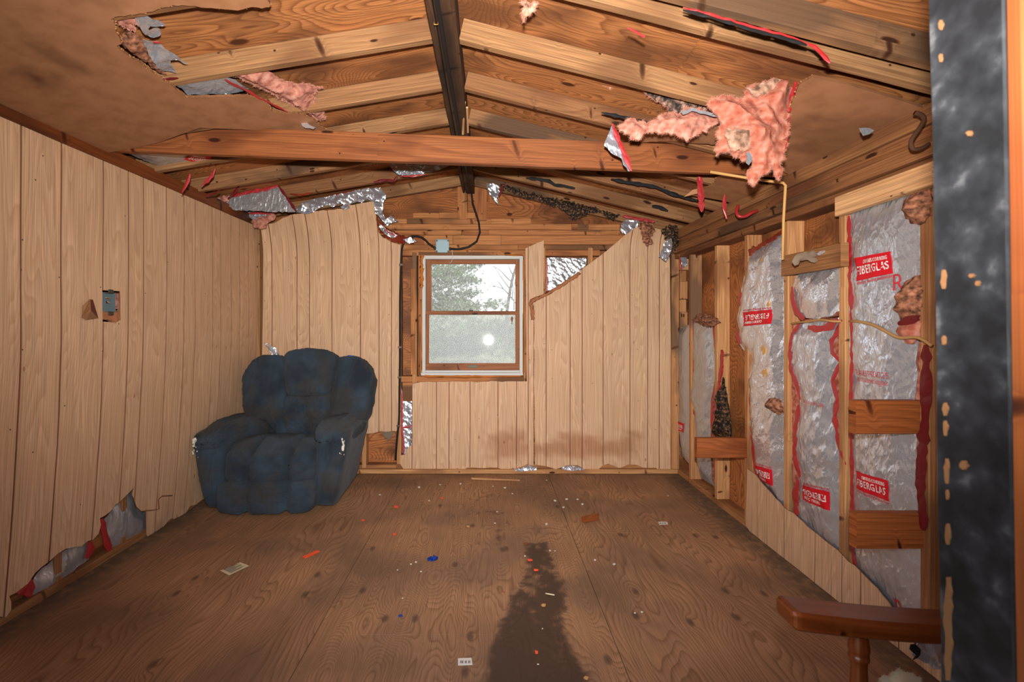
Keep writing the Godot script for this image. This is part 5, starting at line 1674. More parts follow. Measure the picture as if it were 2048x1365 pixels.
func roof_label(o: Node3D) -> void:
	var q := pts([424, 318, 386, 316, 368, 326, 416, 338], func(a, b): return on_roof(a, b))
	# seen from below and behind: the print stands on its head
	var w := 0.19
	var h := 0.10
	var place := func(u: float, v: float, off: float) -> Vector3:
		var p := q[0].lerp(q[1], u / w + 0.5).lerp(q[3].lerp(q[2], u / w + 0.5), 0.5 - v / h)
		return Vector3(p.x, roof_y(p.x) + 0.022 - off, -p.y)
	var rect := PackedVector2Array([Vector2(-w / 2, -h / 2), Vector2(w / 2, -h / 2), Vector2(w / 2, h / 2), Vector2(-w / 2, h / 2)])
	var lab := put(o, "label", done(sheet(rect, Vector2(0.05, 0.05), func(p, e, k): return place.call(p.x, p.y, 0.003 - 0.002 * k), Vector3.DOWN)), M.label_red, "red printed label")
	print_text(lab, "FIBERGLAS", h * 0.36, Vector2(0, -h * 0.08), w * 0.86, func(u, v): return place.call(u, v, 0.005), M.label_silver)
	print_text(lab, "OWENS/CORNING", h * 0.17, Vector2(w * 0.10, h * 0.27), w * 0.64, func(u, v): return place.call(u, v, 0.005), M.label_silver)

# ---------------------------------------------------------------- wiring
func build_electric() -> void:
	var d := 3.985
	var c := thing("black_cable", "black electric cable from the ridge through the grey box and down beside the window", "cable", V(905, 498, d))
	put(c, "upper_run", tube([Vector3(-0.178, 2.352, -0.7), Vector3(-0.174, 2.35, -1.8), Vector3(-0.165, 2.351, -2.8), Vector3(-0.15, 2.35, -3.9), V(943, 385, 3.98), V(946, 410, 3.97), V(955, 436, 3.97), V(960, 460, 3.97), V(955, 481, 3.97), V(938, 494, 3.97), V(915, 499, 3.98), V(898, 498, d)], 0.0085, 8), M.cord)
	put(c, "lower_run", tube([V(873, 497, d), V(860, 490, d), V(848, 478, d), V(836, 473, d), V(820, 474, d), V(810, 482, d), V(804, 497, d), V(802, 530, d), V(800, 600, d), V(800, 700, d), V(799, 780, d), V(798, 840, d), V(794, 880, d), V(791, 920, 4.02)], 0.0085, 8), M.cord)
	for q in [[802, 530], [800, 695], [799, 755], [797, 852]]:
		put(c, "staple", block(V(q[0] - 4, q[1] + 2, d - 0.012) , V(q[0] + 4, q[1] - 2, d + 0.0) + Vector3(0, 0, 0.012)), M.nail)
	put(c, "staple", tube([V(868, 44, 1.72), V(868, 49, 1.72), V(876, 49, 1.72), V(876, 44, 1.72)], 0.0015, 5, false), M.copper)
	var b := thing("junction_box", "square pale blue-grey electrical box over the window, a cable in each side", "electrical box", V(885, 505, 4.0))
	put(b, "body", cushion(Vector3(0.056, 0.056, 0.024), 8.0, 10, Transform3D(Basis(), V(885, 492.5, 4.005))), M.box_blue)
	put(b, "cover", cushion(Vector3(0.054, 0.054, 0.004), 9.0, 10, Transform3D(Basis(), V(885, 492.5, 3.978))), M.box_blue)
	for q in [[874, 482], [896, 482], [874, 503], [896, 503]]:
		put(b, "screw", cushion(Vector3(0.006, 0.006, 0.003), 2.5, 4, Transform3D(Basis(), V(q[0], q[1], 3.973))), M.nail)
	put(b, "cable_clamp", tube([V(898, 498, d), V(902, 498, d)], 0.012, 8, false), M.steel_dark)
	put(b, "cable_clamp", tube([V(868, 496, d), V(872, 497, d)], 0.012, 8, false), M.steel_dark)
	# open box in the panelled wall
	var o := thing("outlet_box", "open steel outlet box with bare wire ends set in the panelled wall", "electrical box", Vector3(-1.96, 1.32, -2.45))
	var y0 := 1.318
	var y1 := 1.412
	var z0 := -2.408
	var z1 := -2.487
	put(o, "back_plate", block(Vector3(-1.992, y0, z1), Vector3(-1.99, y1, z0), 1, 1), M.box_steel)
	put(o, "side_plate", block(Vector3(-1.99, y0, z1 - 0.002), Vector3(-1.944, y1, z1), 1, 1), M.box_steel)
	put(o, "side_plate", block(Vector3(-1.99, y0, z0 - 0.024), Vector3(-1.95, y1, z0 - 0.022), 1, 1), M.box_steel)
	put(o, "side_plate", block(Vector3(-1.99, y1, z1), Vector3(-1.944, y1 + 0.002, z0), 2, 1), M.box_steel)
	put(o, "side_plate", block(Vector3(-1.99, y0 - 0.002, z1), Vector3(-1.944, y0, z0), 2, 1), M.box_steel)
	for y in [y1 + 0.009, y0 - 0.01]:
		put(o, "mounting_ear", cushion(Vector3(0.003, 0.010, 0.017), 5.0, 6, Transform3D(Basis(), Vector3(-1.936, y, -2.449))), M.steel_dark)
	put(o, "wire", tube([Vector3(-1.985, 1.378, -2.44), Vector3(-1.965, 1.388, -2.452), Vector3(-1.955, 1.386, -2.466), Vector3(-1.95, 1.378, -2.458)], 0.0022, 5), M.copper)
	put(o, "wire", tube([Vector3(-1.985, 1.365, -2.44), Vector3(-1.962, 1.368, -2.456), Vector3(-1.952, 1.36, -2.468)], 0.0022, 5), M.copper)
	put(o, "wire", tube([Vector3(-1.985, 1.372, -2.44), Vector3(-1.96, 1.37, -2.446), Vector3(-1.955, 1.362, -2.449)], 0.0022, 5), M.cord)
	var px := [207, 622, 216, 624, 230, 625, 240, 618, 244, 628, 243, 642, 236, 648, 228, 650, 222, 642, 207, 639]
	var poly := ragged(pts(px, fx(-1.95)), 0.012, 0.004, 401)
	put(o, "shredded_board", done(sheet(poly, Vector2(0.012, 0.012), func(p, e, k): return Vector3(-1.945 - 0.02 * k + 0.012 * noise3(Vector3(p.x, p.y, 4), 40.0), p.y, -p.x), Vector3.RIGHT)), M.torn_brown)
	poly = ragged(pts([232, 588, 241, 586, 242, 620, 234, 618], fx(-1.965)), 0.012, 0.003, 402)
	put(o, "wool", done(sheet(poly, Vector2(0.012, 0.012), func(p, e, k): return Vector3(-1.962 - 0.02 * k + 0.01 * noise3(Vector3(p.x, p.y, 4), 40.0), p.y, -p.x), Vector3.RIGHT)), M.wool_old)
	# the punched-out flap of panel beside it
	var f := thing("panel_flap", "bent-out triangular flap of panel with a red torn edge, beside the open outlet box", "panel flap", Vector3(XL, 1.27, -2.3))
	var w3 := func(px: float, py: float, off: float): 
		var p := on_x(px, py, XL + off)
		return Vector3(XL + off, p.y, -p.x)
	var A: Vector3 = w3.call(181, 599, 0.012)
	var B: Vector3 = w3.call(166, 612, 0.003)
	var C: Vector3 = w3.call(164, 636, 0.003)
	var D: Vector3 = w3.call(182, 622, 0.05)
	var E: Vector3 = w3.call(172, 641, 0.005)
	var G: Vector3 = w3.call(197, 637, 0.008)
	var H: Vector3 = w3.call(186, 600, 0.006)
	put(f, "upper_fold", facets([[A, D, C], [A, C, B]], 0.004), M.oak_dark)
	put(f, "lower_fold", facets([[D, G, E], [D, E, C]], 0.004), M.oak_dark)
	put(f, "torn_edge", facets([[A, H, D], [H, G, D]], 0.003), M.flange_dark)
	# the wire across the stud bays
	var w := thing("yellow_wire", "old tan cable threaded through the studs across the foil batts", "cable", Vector3(1.58, 1.25, -2.3))
	var lw := func(px: float, py: float, x: float):
		var p := on_x(px, py, x)
		return Vector3(x, p.y, -p.x)
	put(w, "run", tube([lw.call(1584, 648, 1.60), lw.call(1600, 645, 1.575), lw.call(1620, 643, 1.565), lw.call(1640, 640, 1.562), lw.call(1665, 643, 1.565), lw.call(1684, 643, 1.59)], 0.0055, 8), M.rope)
	put(w, "run", tube([lw.call(1700, 643, 1.60), lw.call(1712, 643, 1.575), lw.call(1745, 650, 1.57), lw.call(1780, 668, 1.565), lw.call(1800, 676, 1.565), lw.call(1830, 675, 1.562), lw.call(1845, 680, 1.56), lw.call(1864, 692, 1.56)], 0.006, 8), M.rope)

func facets(tris: Array, thick: float) -> ArrayMesh:
	var st := SurfaceTool.new()
	st.begin(Mesh.PRIMITIVE_TRIANGLES)
	st.set_smooth_group(-1)
	for t in tris:
		var n: Vector3 = -(t[1] - t[0]).cross(t[2] - t[0]).normalized() * thick
		if n.x > 0: n = -n
		var all: Array = [t[0], t[1], t[2], t[0] + n, t[1] + n, t[2] + n]
		for ix in [[0, 1, 2], [3, 5, 4], [0, 3, 4], [0, 4, 1], [1, 4, 5], [1, 5, 2], [2, 5, 3], [2, 3, 0]]:
			for i in ix:
				st.set_uv(Vector2(all[i].y / 1.9, all[i].z / 0.95))
				st.add_vertex(all[i])
	return done(st)

# ---------------------------------------------------------------- window and the world outside it
func joined(list: Array) -> ArrayMesh:
	var st := SurfaceTool.new()
	st.begin(Mesh.PRIMITIVE_TRIANGLES)
	for m in list:
		st.append_from(m, 0, Transform3D())
	return st.commit()

func bar(x0: float, y0: float, x1: float, y1: float, d: float, back: float, at := 4.06) -> ArrayMesh:     # a flat bar of the window from pixel to pixel
	var a := on_d(x0, y1, at)
	var b := on_d(x1, y0, at)
	return block(Vector3(a.x, a.y, -back), Vector3(b.x, b.y, -d), 0 if b.x - a.x > b.y - a.y else 1)

func build_window() -> void:
	var w := setting("window_1", "small double-hung window with grimy panes and wooden sashes")
	put(w, "casing", joined([bar(838, 506, 845, 757, 4.035, 4.112), bar(1046.5, 506, 1052, 757, 4.035, 4.112), bar(838, 505, 1052, 512, 4.03, 4.112), bar(838, 751, 1052, 757, 4.04, 4.112)]), M.gable_board1)
	put(w, "frame", bar(845.5, 512.5, 852, 750, 4.02, 4.112), M.vinyl)
	put(w, "frame", bar(1038.5, 513.5, 1045, 750, 4.02, 4.112), M.vinyl)
	put(w, "frame", bar(852, 512.5, 1038.5, 519.5, 4.022, 4.112), M.vinyl)
	put(w, "frame", joined([bar(844.5, 740.5, 1044, 745, 4.03, 4.112), bar(843.5, 745, 1045, 750.5, 4.012, 4.112)]), M.vinyl)
	var up := put(w, "sash", joined([bar(852.5, 519.5, 862.3, 628, 4.07, 4.1), bar(1030.8, 519.5, 1038.5, 628, 4.07, 4.1), bar(862.3, 519.5, 1030.8, 528, 4.07, 4.1), bar(862.3, 622.5, 1030.8, 629, 4.07, 4.1)]), M.sash)
	var lo := put(w, "sash", joined([bar(852.5, 622.5, 858.6, 740.5, 4.035, 4.065), bar(1030.5, 622.5, 1038.5, 740.5, 4.035, 4.065), bar(851.5, 622.5, 1038.5, 630, 4.032, 4.066), bar(852.5, 726.5, 1038.5, 740.5, 4.032, 4.066)]), M.sash)
	put(w, "sash_lock", joined([bar(936, 729.5, 955, 736, 4.027, 4.034)]), M.steel_dark)
	put(w, "sash_lock", cushion(Vector3(0.018, 0.006, 0.012), 3.0, 6, Transform3D(Basis(), V(942, 621.5, 4.05))), M.steel_dark)
	pane(up, 860, 526, 1033, 626, 4.085, 0.0, M.glass_dust)
	pane(lo, 857, 629, 1032, 728, 4.05, 0.050, M.glass_grime)
	# squeezed-out orange sealant round the frame
	var foam := [[V(845, 511, 4.02), V(843, 525, 4.02), V(844, 545, 4.02), V(843, 575, 4.025)], [V(843, 600, 4.03), V(842.5, 680, 4.03), V(842, 748, 4.03)], [V(848, 752.5, 4.02), V(900, 753.5, 4.018), V(960, 753, 4.02), V(1042, 752.5, 4.025)], [V(1047, 520, 4.03), V(1048, 600, 4.03), V(1048, 745, 4.03)], [V(1010, 510, 4.025), V(1045, 511, 4.025)]]
	for i in foam.size():
		put(w, "sealant", rough_rope(foam[i], [0.014, 0.007, 0.010, 0.006, 0.007][i], 30 + i), M.foam)
	# a dry leaf caught on the inner pane
	tag(put(self, "dry_leaf", leaf(V(1024, 641, 4.028), Vector3(0.0, 0.035, 0.003), 0.012), M.rust), "small curled dry leaf stuck to the lower window pane", "leaf")
	# frayed threads under the head
	tag(put(self, "thread", tube([V(903.5, 498, 4.0), V(905, 512, 4.0), V(903, 524, 4.0), V(898, 527, 4.0)], 0.0022, 5), M.vinyl), "pale dangling thread hanging from the grey junction box over the window", "thread")

func pane(parent: Node, x0: float, y0: float, x1: float, y1: float, d: float, tilt: float, film: Material) -> void:
	var a := on_d(x0, y1, d)
	var b := on_d(x1, y0, d)
	var q := BoxMesh.new()
	q.size = Vector3(b.x - a.x, b.y - a.y, 0.003)
	var o := put(parent, "pane", q, M.glass)
	o.position = Vector3((a.x + b.x) / 2, (a.y + b.y) / 2, -d) - pos_of(parent)
	o.rotation.x = -tilt
	var f := QuadMesh.new()
	f.size = Vector2(b.x - a.x, b.y - a.y)
	var p := put(parent, "dust_film", f, film)
	p.position = o.position + Vector3(0, 0, -0.003)
	p.rotation.x = -tilt

func leaf(at: Vector3, dir: Vector3, w: float) -> ArrayMesh:
	var side := dir.cross(Vector3.BACK).normalized() * w
	var poly := PackedVector2Array()
	for i in 12:
		var t := TAU * i / 12
		poly.append(Vector2(cos(t) * (0.6 + 0.4 * sin(t * 3.0)), sin(t)))
	return done(sheet(poly, Vector2(0.5, 0.5), func(p, e, k): return at + side * p.x + dir * p.y + Vector3.BACK * (0.006 * p.x * p.x - 0.0006 * k), Vector3.BACK))

func tuft_mesh(n: int, l: float, w: float, sd: int) -> ArrayMesh:
	var r := RandomNumberGenerator.new()
	r.seed = sd
	var st := SurfaceTool.new()
	st.begin(Mesh.PRIMITIVE_TRIANGLES)
	for i in n:
		var d := Vector3(r.randf_range(-1, 1), r.randf_range(-0.7, 1), r.randf_range(-1, 1)).normalized()
		var s := d.cross(Vector3(r.randf(), r.randf(), 1)).normalized() * w
		for v in [-s, d * l * r.randf_range(0.6, 1.0), s]:
			st.set_normal(d)
			st.add_vertex(v)
	return st.commit()

func scatter(parent: Node, called: String, mesh: Mesh, places: Array, m: Material) -> void:
	var mm := MultiMesh.new()
	mm.transform_format = MultiMesh.TRANSFORM_3D
	mm.mesh = mesh
	mm.instance_count = places.size()
	for i in places.size():
		mm.set_instance_transform(i, places[i])
	var o := MultiMeshInstance3D.new()
	o.name = called
	o.multimesh = mm
	o.material_override = m
	parent.add_child(o, true)
	stuff(o)

func build_outside() -> void:
	var g := setting("ground")
	put(g, "soil", slab(PackedVector2Array([Vector2(-60, -30), Vector2(60, -30), Vector2(60, 90), Vector2(-60, 90)]), func(p, e, k): return Vector3(p.x, -0.45 + maxf(0.0, p.y - 12.0) * 0.05 + 0.15 * fn.get_noise_2d(p.x * 0.1, p.y * 0.1) - 0.2 * k, -p.y), Vector3.UP, 4.0, Vector2(0.3, 0), Vector2(0, 0.3)), M.ground)
	var r := RandomNumberGenerator.new()
	r.seed = 77
	# pine whose boughs reach in front of the window from the side
	var t := thing("pine_tree", "green pine boughs seen through the upper pane of the window", "tree", Vector3(-3.4, -0.45, -11.5))
	var own := -t.position
	put(t, "trunk", tube([Vector3(-3.4, -0.5, -11.5), Vector3(-3.35, 3, -11.5), Vector3(-3.4, 7.5, -11.6)], 0.17, 10, true, 0.3), M.bark)
	var boughs := [[-3.4, 3.6, 800, 560, 962, 528, 11.0, 26], [-3.4, 3.2, 820, 580, 955, 556, 10.6, 26], [-3.4, 2.7, 810, 590, 958, 585, 11.6, 26], [-3.4, 2.2, 830, 622, 1012, 606, 11.0, 22], [-3.4, 2.6, 820, 560, 925, 542, 10.4, 22], [-3.4, 2.1, 820, 612, 950, 618, 10.4, 24], [-3.4, 2.4, 815, 606, 930, 600, 11.3, 22], [-3.4, 3.8, 800, 530, 930, 515, 11.2, 20]]
	var places := []
	for b in boughs:
		var p0 := Vector3(b[0], b[1], -11.5)
		var p1 := V(b[2], b[3], b[6])
		var p2 := V(b[4], b[5], b[6] - 0.4)
		put(t, "bough", tube([p0, p1, p2], 0.035, 6, true, 0.2), M.bark)
		for i in b[7] * 13:
			var q := pow(r.randf(), 0.8)
			var c := p1.lerp(p2, q) + Vector3(r.randfn(0, 0.13), r.randfn(-0.02, 0.10), r.randfn(0, 0.3)) * (1.2 - 0.55 * q)
			places.append(Transform3D(Basis.from_euler(Vector3(r.randf() * TAU, r.randf() * TAU, 0)).scaled(Vector3.ONE * r.randf_range(0.6, 1.1)), c + own))
	scatter(t, "needles", tuft_mesh(24, 0.13, 0.0045, 5), places, M.needles)
	# bare tree further off
	var u := thing("bare_tree", "bare grey leafless tree seen at the edge of the upper window pane", "tree", Vector3(0.6, -0.2, -14))
	var d := 14.0
	put(u, "trunk", tube([V(1012, 700, d), V(1014, 625, d), V(1018, 596, d), V(1022, 572, d), V(1027, 550, d), V(1032, 535, d), V(1040, 500, d)], 0.06, 8, true, 0.6), M.bark)
	for b in [[[1018, 590], [1006, 578], [990, 573], [975, 565]], [[1021, 580], [1008, 563], [996, 545], [985, 528]], [[1024, 565], [1014, 556], [1000, 541], [980, 530]], [[1019, 592], [1026, 600], [1034, 612]], [[1027, 552], [1020, 540], [1016, 525]], [[1028, 620], [1029, 575], [1033, 540]], [[1006, 578], [1000, 568], [992, 560]], [[990, 573], [982, 574], [976, 572]], [[1024, 600], [1026, 570], [1024, 548]]]:
		var l := []
		for q in b:
			l.append(V(q[0], q[1], d + r.randf_range(-0.3, 0.3)))
		put(u, "branch", tube(l, 0.022, 5, true, 0.3), M.bark)
	# scrub along the slope behind
	for i in 13:
		var x := -6.0 + i * 0.75 + r.randf_range(-0.4, 0.4)
		var dd := r.randf_range(15.0, 26.0)
		var s := thing("shrub", ["grey-green scrub bush on the slope seen dimly through the lower pane", "grey-green scrub bush on the slope seen dimly through the lower pane"][i % 2], "shrub", Vector3(x, -0.3 + maxf(0, dd - 12) * 0.05, -dd), "scrub outside the window")
		var pl := []
		for k in 260:
			var c := Vector3(r.randfn(0, 0.6), absf(r.randfn(0.0, 0.55)) + 0.1, r.randfn(0, 0.5))
			pl.append(Transform3D(Basis.from_euler(Vector3(r.randf() * TAU, r.randf() * TAU, 0)).scaled(Vector3.ONE * r.randf_range(0.7, 1.4)), c))
		scatter(s, "foliage", tuft_mesh(14, 0.28, 0.02, 40 + i), pl, M.bush)
		var st := put(s, "stem", tube([s.position, s.position + Vector3(0.05, 0.8, 0)], 0.03, 6, false), M.bark)

# ---------------------------------------------------------------- the recliner
func build_recliner() -> void:
	var o := thing("recliner", "dirty navy blue overstuffed recliner with worn armrests in the panelled corner", "armchair", Vector3(-1.470, 0, -3.53))
	o.rotation.y = deg_to_rad(3.0)
	var at := Transform3D(Basis(), o.position)          # parts are shaped round the chair's own foot
	var navy := c8(37, 45, 54).srgb_to_linear()
	var pale := c8(56, 68, 80).srgb_to_linear()
	var brown := c8(62, 56, 50).srgb_to_linear()
	var soil := func(v: Vector3) -> Color:                 # worn pile and ground-in dirt
		var c := navy.lerp(pale, clampf(0.5 + 1.2 * noise3(v, 3.5) + 0.3 * noise3(v, 11.0), 0.0, 1.0))
		return c.lerp(brown, 0.6 * smoothstep(0.0, 0.45, noise3(v + Vector3(3, 8, 1), 3.0) + 0.25 * smoothstep(0.50, 0.56, v.y) * smoothstep(0.62, 0.58, v.y)))
	var p := func(called: String, half: Vector3, k: float, n: int, pos: Vector3, rot: Vector3, shape, m := "velour", label := ""):
		var mesh := cushion(half, k, n, Transform3D(Basis.from_euler(rot * PI / 180.0), pos), shape, soil)
		var mi := MeshInstance3D.new()
		mi.name = called
		mi.mesh = mesh
		mi.material_override = M[m]
		if label: mi.set_meta("label", label)
		o.add_child(mi, true)
		return mi
	var puckers := func(q: Vector3, v: Vector3, amp: float, f: float) -> Vector3:
		var w := (0.35 - absf(noise3(Vector3(q.x * 1.2, q.y * 2.6, q.z * 1.2) + Vector3(1, 6, 2), f * 1.3))) * amp * 1.3
		return v + Vector3(noise3(q + Vector3(3, 1, 5), f), noise3(q + Vector3(9, 4, 2), f), noise3(q, f)) * amp + v.normalized() * w
	# base under the seat
	p.call("base", Vector3(0.34, 0.13, 0.36), 9.0, 8, Vector3(0.0, 0.15, -0.03), Vector3.ZERO, null)
	# arms: broad, flaring upwards, front faces flat
	for s in [-1.0, 1.0]:
		var shape := func(q: Vector3, v: Vector3) -> Vector3:
			v.x += s * (0.05 * q.y - 0.035) * smoothstep(-0.6, 1.0, q.x * s)     # the outer side slopes in towards the floor
			v.x -= s * 0.02 * maxf(0.0, -q.y) * smoothstep(0.4, -1.0, q.x * s)
			v.z -= 0.012 * maxf(0.0, -q.y) * maxf(0.0, q.z)
			v.z += 0.02 * minf(0.0, q.z) * q.y
			v.y -= 0.03 * maxf(0.0, q.y) * maxf(0.0, -q.z)
			return puckers.call(q * 1.3 + Vector3(s, 0, 0), v, 0.006, 2.2)
		var arm = p.call("arm", Vector3(0.112, 0.258, 0.375), 8.0, 24, Vector3(s * 0.40, 0.275, 0.0), Vector3.ZERO, shape, "velour_plain")
		# the padded top roll, drooping over the front
		var pad := func(q: Vector3, v: Vector3) -> Vector3:
			v.y += 0.012 * (1.0 - q.z * q.z) * maxf(0.0, q.y) - 0.012 * smoothstep(0.0, -1.0, q.z)
			v.y -= 0.045 * smoothstep(0.5, 1.0, q.z) * (1.0 if q.y > 0 else 0.6)
			v.y -= 0.055 * smoothstep(0.2, 1.0, q.x * s) * maxf(0.0, q.y)
			v.y -= 0.04 * smoothstep(0.0, 1.0, -q.x * s) * smoothstep(0.3, -0.4, q.z)
			v.x += -s * 0.05 * smoothstep(0.4, -0.7, q.z) * maxf(0.0, -q.x * s)
			return puckers.call(q * 1.7 + Vector3(s * 2, 0, 0), v, 0.008, 1.8)
		p.call("arm_pad", Vector3(0.128, 0.078, 0.388), 3.6, 26, Vector3(s * 0.393, 0.494, 0.008), Vector3(-2, 0, s * -3), pad)
		# bare stuffing where the front corner has worn through
		var bits := SurfaceTool.new()
		bits.begin(Mesh.PRIMITIVE_TRIANGLES)
		var r := RandomNumberGenerator.new()
		r.seed = 50 + int(s)
		for i in 30:
			var yy := 0.50 - absf(r.randfn(0.0, 0.055))
			var xx: float = s * (0.492 - absf(r.randfn(0.0, 0.022)))
			var rad := r.randf_range(0.0015, 0.005) if i > 1 else 0.009
			bits.append_from(cushion(Vector3(rad, rad * r.randf_range(0.8, 2.4), 0.003), 2.4, 4, Transform3D(Basis(), Vector3(xx, yy, 0.372 + 0.003 * r.randf()))), 0, Transform3D())
		var mi := MeshInstance3D.new()
		mi.name = "worn_patch"
		mi.mesh = bits.commit()
		mi.material_override = M.stuffing
		mi.set_meta("label", "worn-through white flecks on the arm front")
		arm.add_child(mi, true)
	# seat: three lobes rolling over the front edge
	var seat := func(q: Vector3, v: Vector3) -> Vector3:
		var g := groove(q.x, -0.40, 0.07) + groove(q.x, 0.42, 0.07)
		v.y -= 0.045 * g * (1.0 if q.y > 0 else 0.0) * smoothstep(-0.4, 0.5, q.z)
		v.z -= 0.045 * g * smoothstep(0.3, 1.0, q.z)
		v.y -= 0.05 * smoothstep(0.35, 1.0, q.z) * maxf(0.0, q.y)
		v.y += 0.02 * maxf(0.0, q.y) * smoothstep(0.9, 0.0, absf(q.z - 0.3)) * (1.0 - g)
		v.y += 0.02 * g * maxf(0.0, -q.y)
		v.z += 0.012 * smoothstep(0.5, 1.0, q.z) * smoothstep(0.4, -0.5, q.y) * (1.0 - g)
		v.z += sin(q.y * 30.0 + q.x * 8.0) * 0.0022 * (groove(q.x, -0.40, 0.18) + groove(q.x, 0.42, 0.18)) * smoothstep(0.5, 0.95, q.z)
		return puckers.call(q * 1.6, v, 0.007, 1.8)
	p.call("seat_cushion", Vector3(0.312, 0.135, 0.37), 5.0, 40, Vector3(-0.005, 0.300, 0.045), Vector3(-4, 0, 0), seat)
	# footrest panel
	var foot := func(q: Vector3, v: Vector3) -> Vector3:
		var g := groove(q.x, -0.40, 0.07) + groove(q.x, 0.42, 0.07)
		v.z -= 0.04 * g * maxf(0.0, q.z)
		v.y += 0.014 * g * maxf(0.0, -q.y)
		v.z += sin(q.y * 34.0 + q.x * 9.0) * 0.003 * (groove(q.x, -0.40, 0.22) + groove(q.x, 0.42, 0.22)) * maxf(0.0, q.z)
		v.x *= 1.0 - 0.05 * maxf(0.0, -q.y)
		return puckers.call(q * 1.4 + Vector3(4, 0, 0), v, 0.006, 2.0)
	p.call("footrest", Vector3(0.315, 0.105, 0.055), 6.0, 36, Vector3(-0.005, 0.122, 0.385), Vector3(-3, 0, 0), foot)
	# back: wings, head roll, lumbar
	var tilt := -12.0
	for s in [-1.0, 1.0]:
		var wing := func(q: Vector3, v: Vector3) -> Vector3:
			v.x += s * 0.02 * q.y - s * 0.035 * smoothstep(0.5, 1.0, q.y) * smoothstep(-0.2, 1.0, q.x * s)
			v.y -= 0.06 * pow(smoothstep(-0.2, 1.0, q.x * s), 2.0) * maxf(0.0, q.y)
			v.y += 0.15 * smoothstep(-0.75, 0.1, q.x * s) * smoothstep(0.1, -0.9, q.y)          # the wing ends above the arm, its inner strip runs on down
			v.x -= s * 0.05 * smoothstep(-0.2, -1.0, q.y) * smoothstep(0.0, -1.0, q.x * s)
			v.z -= 0.045 * groove(q.x * s, -1.0, 0.30) * maxf(0.0, q.z)
			v.z += sin(q.y * 26.0 - q.x * s * 5.0) * 0.0035 * smoothstep(0.2, -0.9, q.x * s) * maxf(0.0, q.z) * smoothstep(0.5, -0.2, q.y)
			return puckers.call(q * 1.4 + Vector3(s * 5, 0, 0), v, 0.010, 2.0)
		p.call("back_wing", Vector3(0.155, 0.322, 0.105), 8.0, 40, Vector3(s * 0.326 + 0.085, 0.685 - (0.012 if s > 0 else 0.0), -0.20), Vector3(tilt, -s * 5, 0), wing)
	var head := func(q: Vector3, v: Vector3) -> Vector3:
		v.x *= 1.0 + 0.11 * q.y
		v.y += 0.034 * (1.0 - q.x * q.x) * maxf(0.0, q.y) - 0.012 * maxf(0.0, q.y)
		v.z += 0.010 * sin(q.y * 7.0 + 1.2 + q.x * q.x) * maxf(0.0, q.z) - 0.035 * smoothstep(-0.6, -1.0, q.y) * maxf(0.0, q.z)
		v.z += 0.004 * sin(q.x * 30.0) * maxf(0.0, q.z) * smoothstep(-0.3, -0.9, q.y)
		v.z -= 0.035 * (groove(q.x, -1.0, 0.18) + groove(q.x, 1.0, 0.18)) * maxf(0.0, q.z)
		return puckers.call(q * 1.5 + Vector3(7, 0, 0), v, 0.007, 1.8)
	p.call("head_cushion", Vector3(0.184, 0.17, 0.115), 7.5, 40, Vector3(0.09, 0.862, -0.21), Vector3(tilt, 0, 0), head)
	var lumbar := func(q: Vector3, v: Vector3) -> Vector3:
		v.x *= 1.0 + 0.16 * q.y
		v.z -= 0.07 * smoothstep(0.2, 1.0, q.y) * maxf(0.0, q.z)
		v.z -= 0.035 * groove(q.x + 0.3 * q.y, 0.10, 0.10) * maxf(0.0, q.z)
		v.z += 0.014 * sin(q.x * 4.0 + q.y * 6.0) * maxf(0.0, q.z)
		v.y += 0.02 * q.x * maxf(0.0, q.y)
		v.z += sin(q.y * 24.0 + q.x * 6.0) * 0.003 * maxf(0.0, q.z)
		return puckers.call(q * 1.8 + Vector3(2, 7, 0), v, 0.012, 1.8)
	p.call("lumbar_cushion", Vector3(0.165, 0.185, 0.11), 3.6, 40, Vector3(0.085, 0.56, -0.155), Vector3(tilt + 2, 0, 0), lumbar)
	p.call("back_board", Vector3(0.40, 0.34, 0.05), 7.0, 10, Vector3(0.09, 0.64, -0.29), Vector3(tilt, 0, 0), null, "velour_plain")
	p.call("tape", Vector3(0.030, 0.010, 0.0016), 6.0, 6, Vector3(0.40, 1.0, -0.205), Vector3(-30, -4, -6), null, "tape_blue", "short strip of blue tape")
	for s in [-1.0, 1.0]:
		p.call("foot", Vector3(0.03, 0.012, 0.03), 5.0, 4, Vector3(s * 0.3, 0.0115, -0.25), Vector3.ZERO, null, "tar")
		p.call("foot", Vector3(0.03, 0.012, 0.03), 5.0, 4, Vector3(s * 0.3, 0.0115, 0.2), Vector3.ZERO, null, "tar")

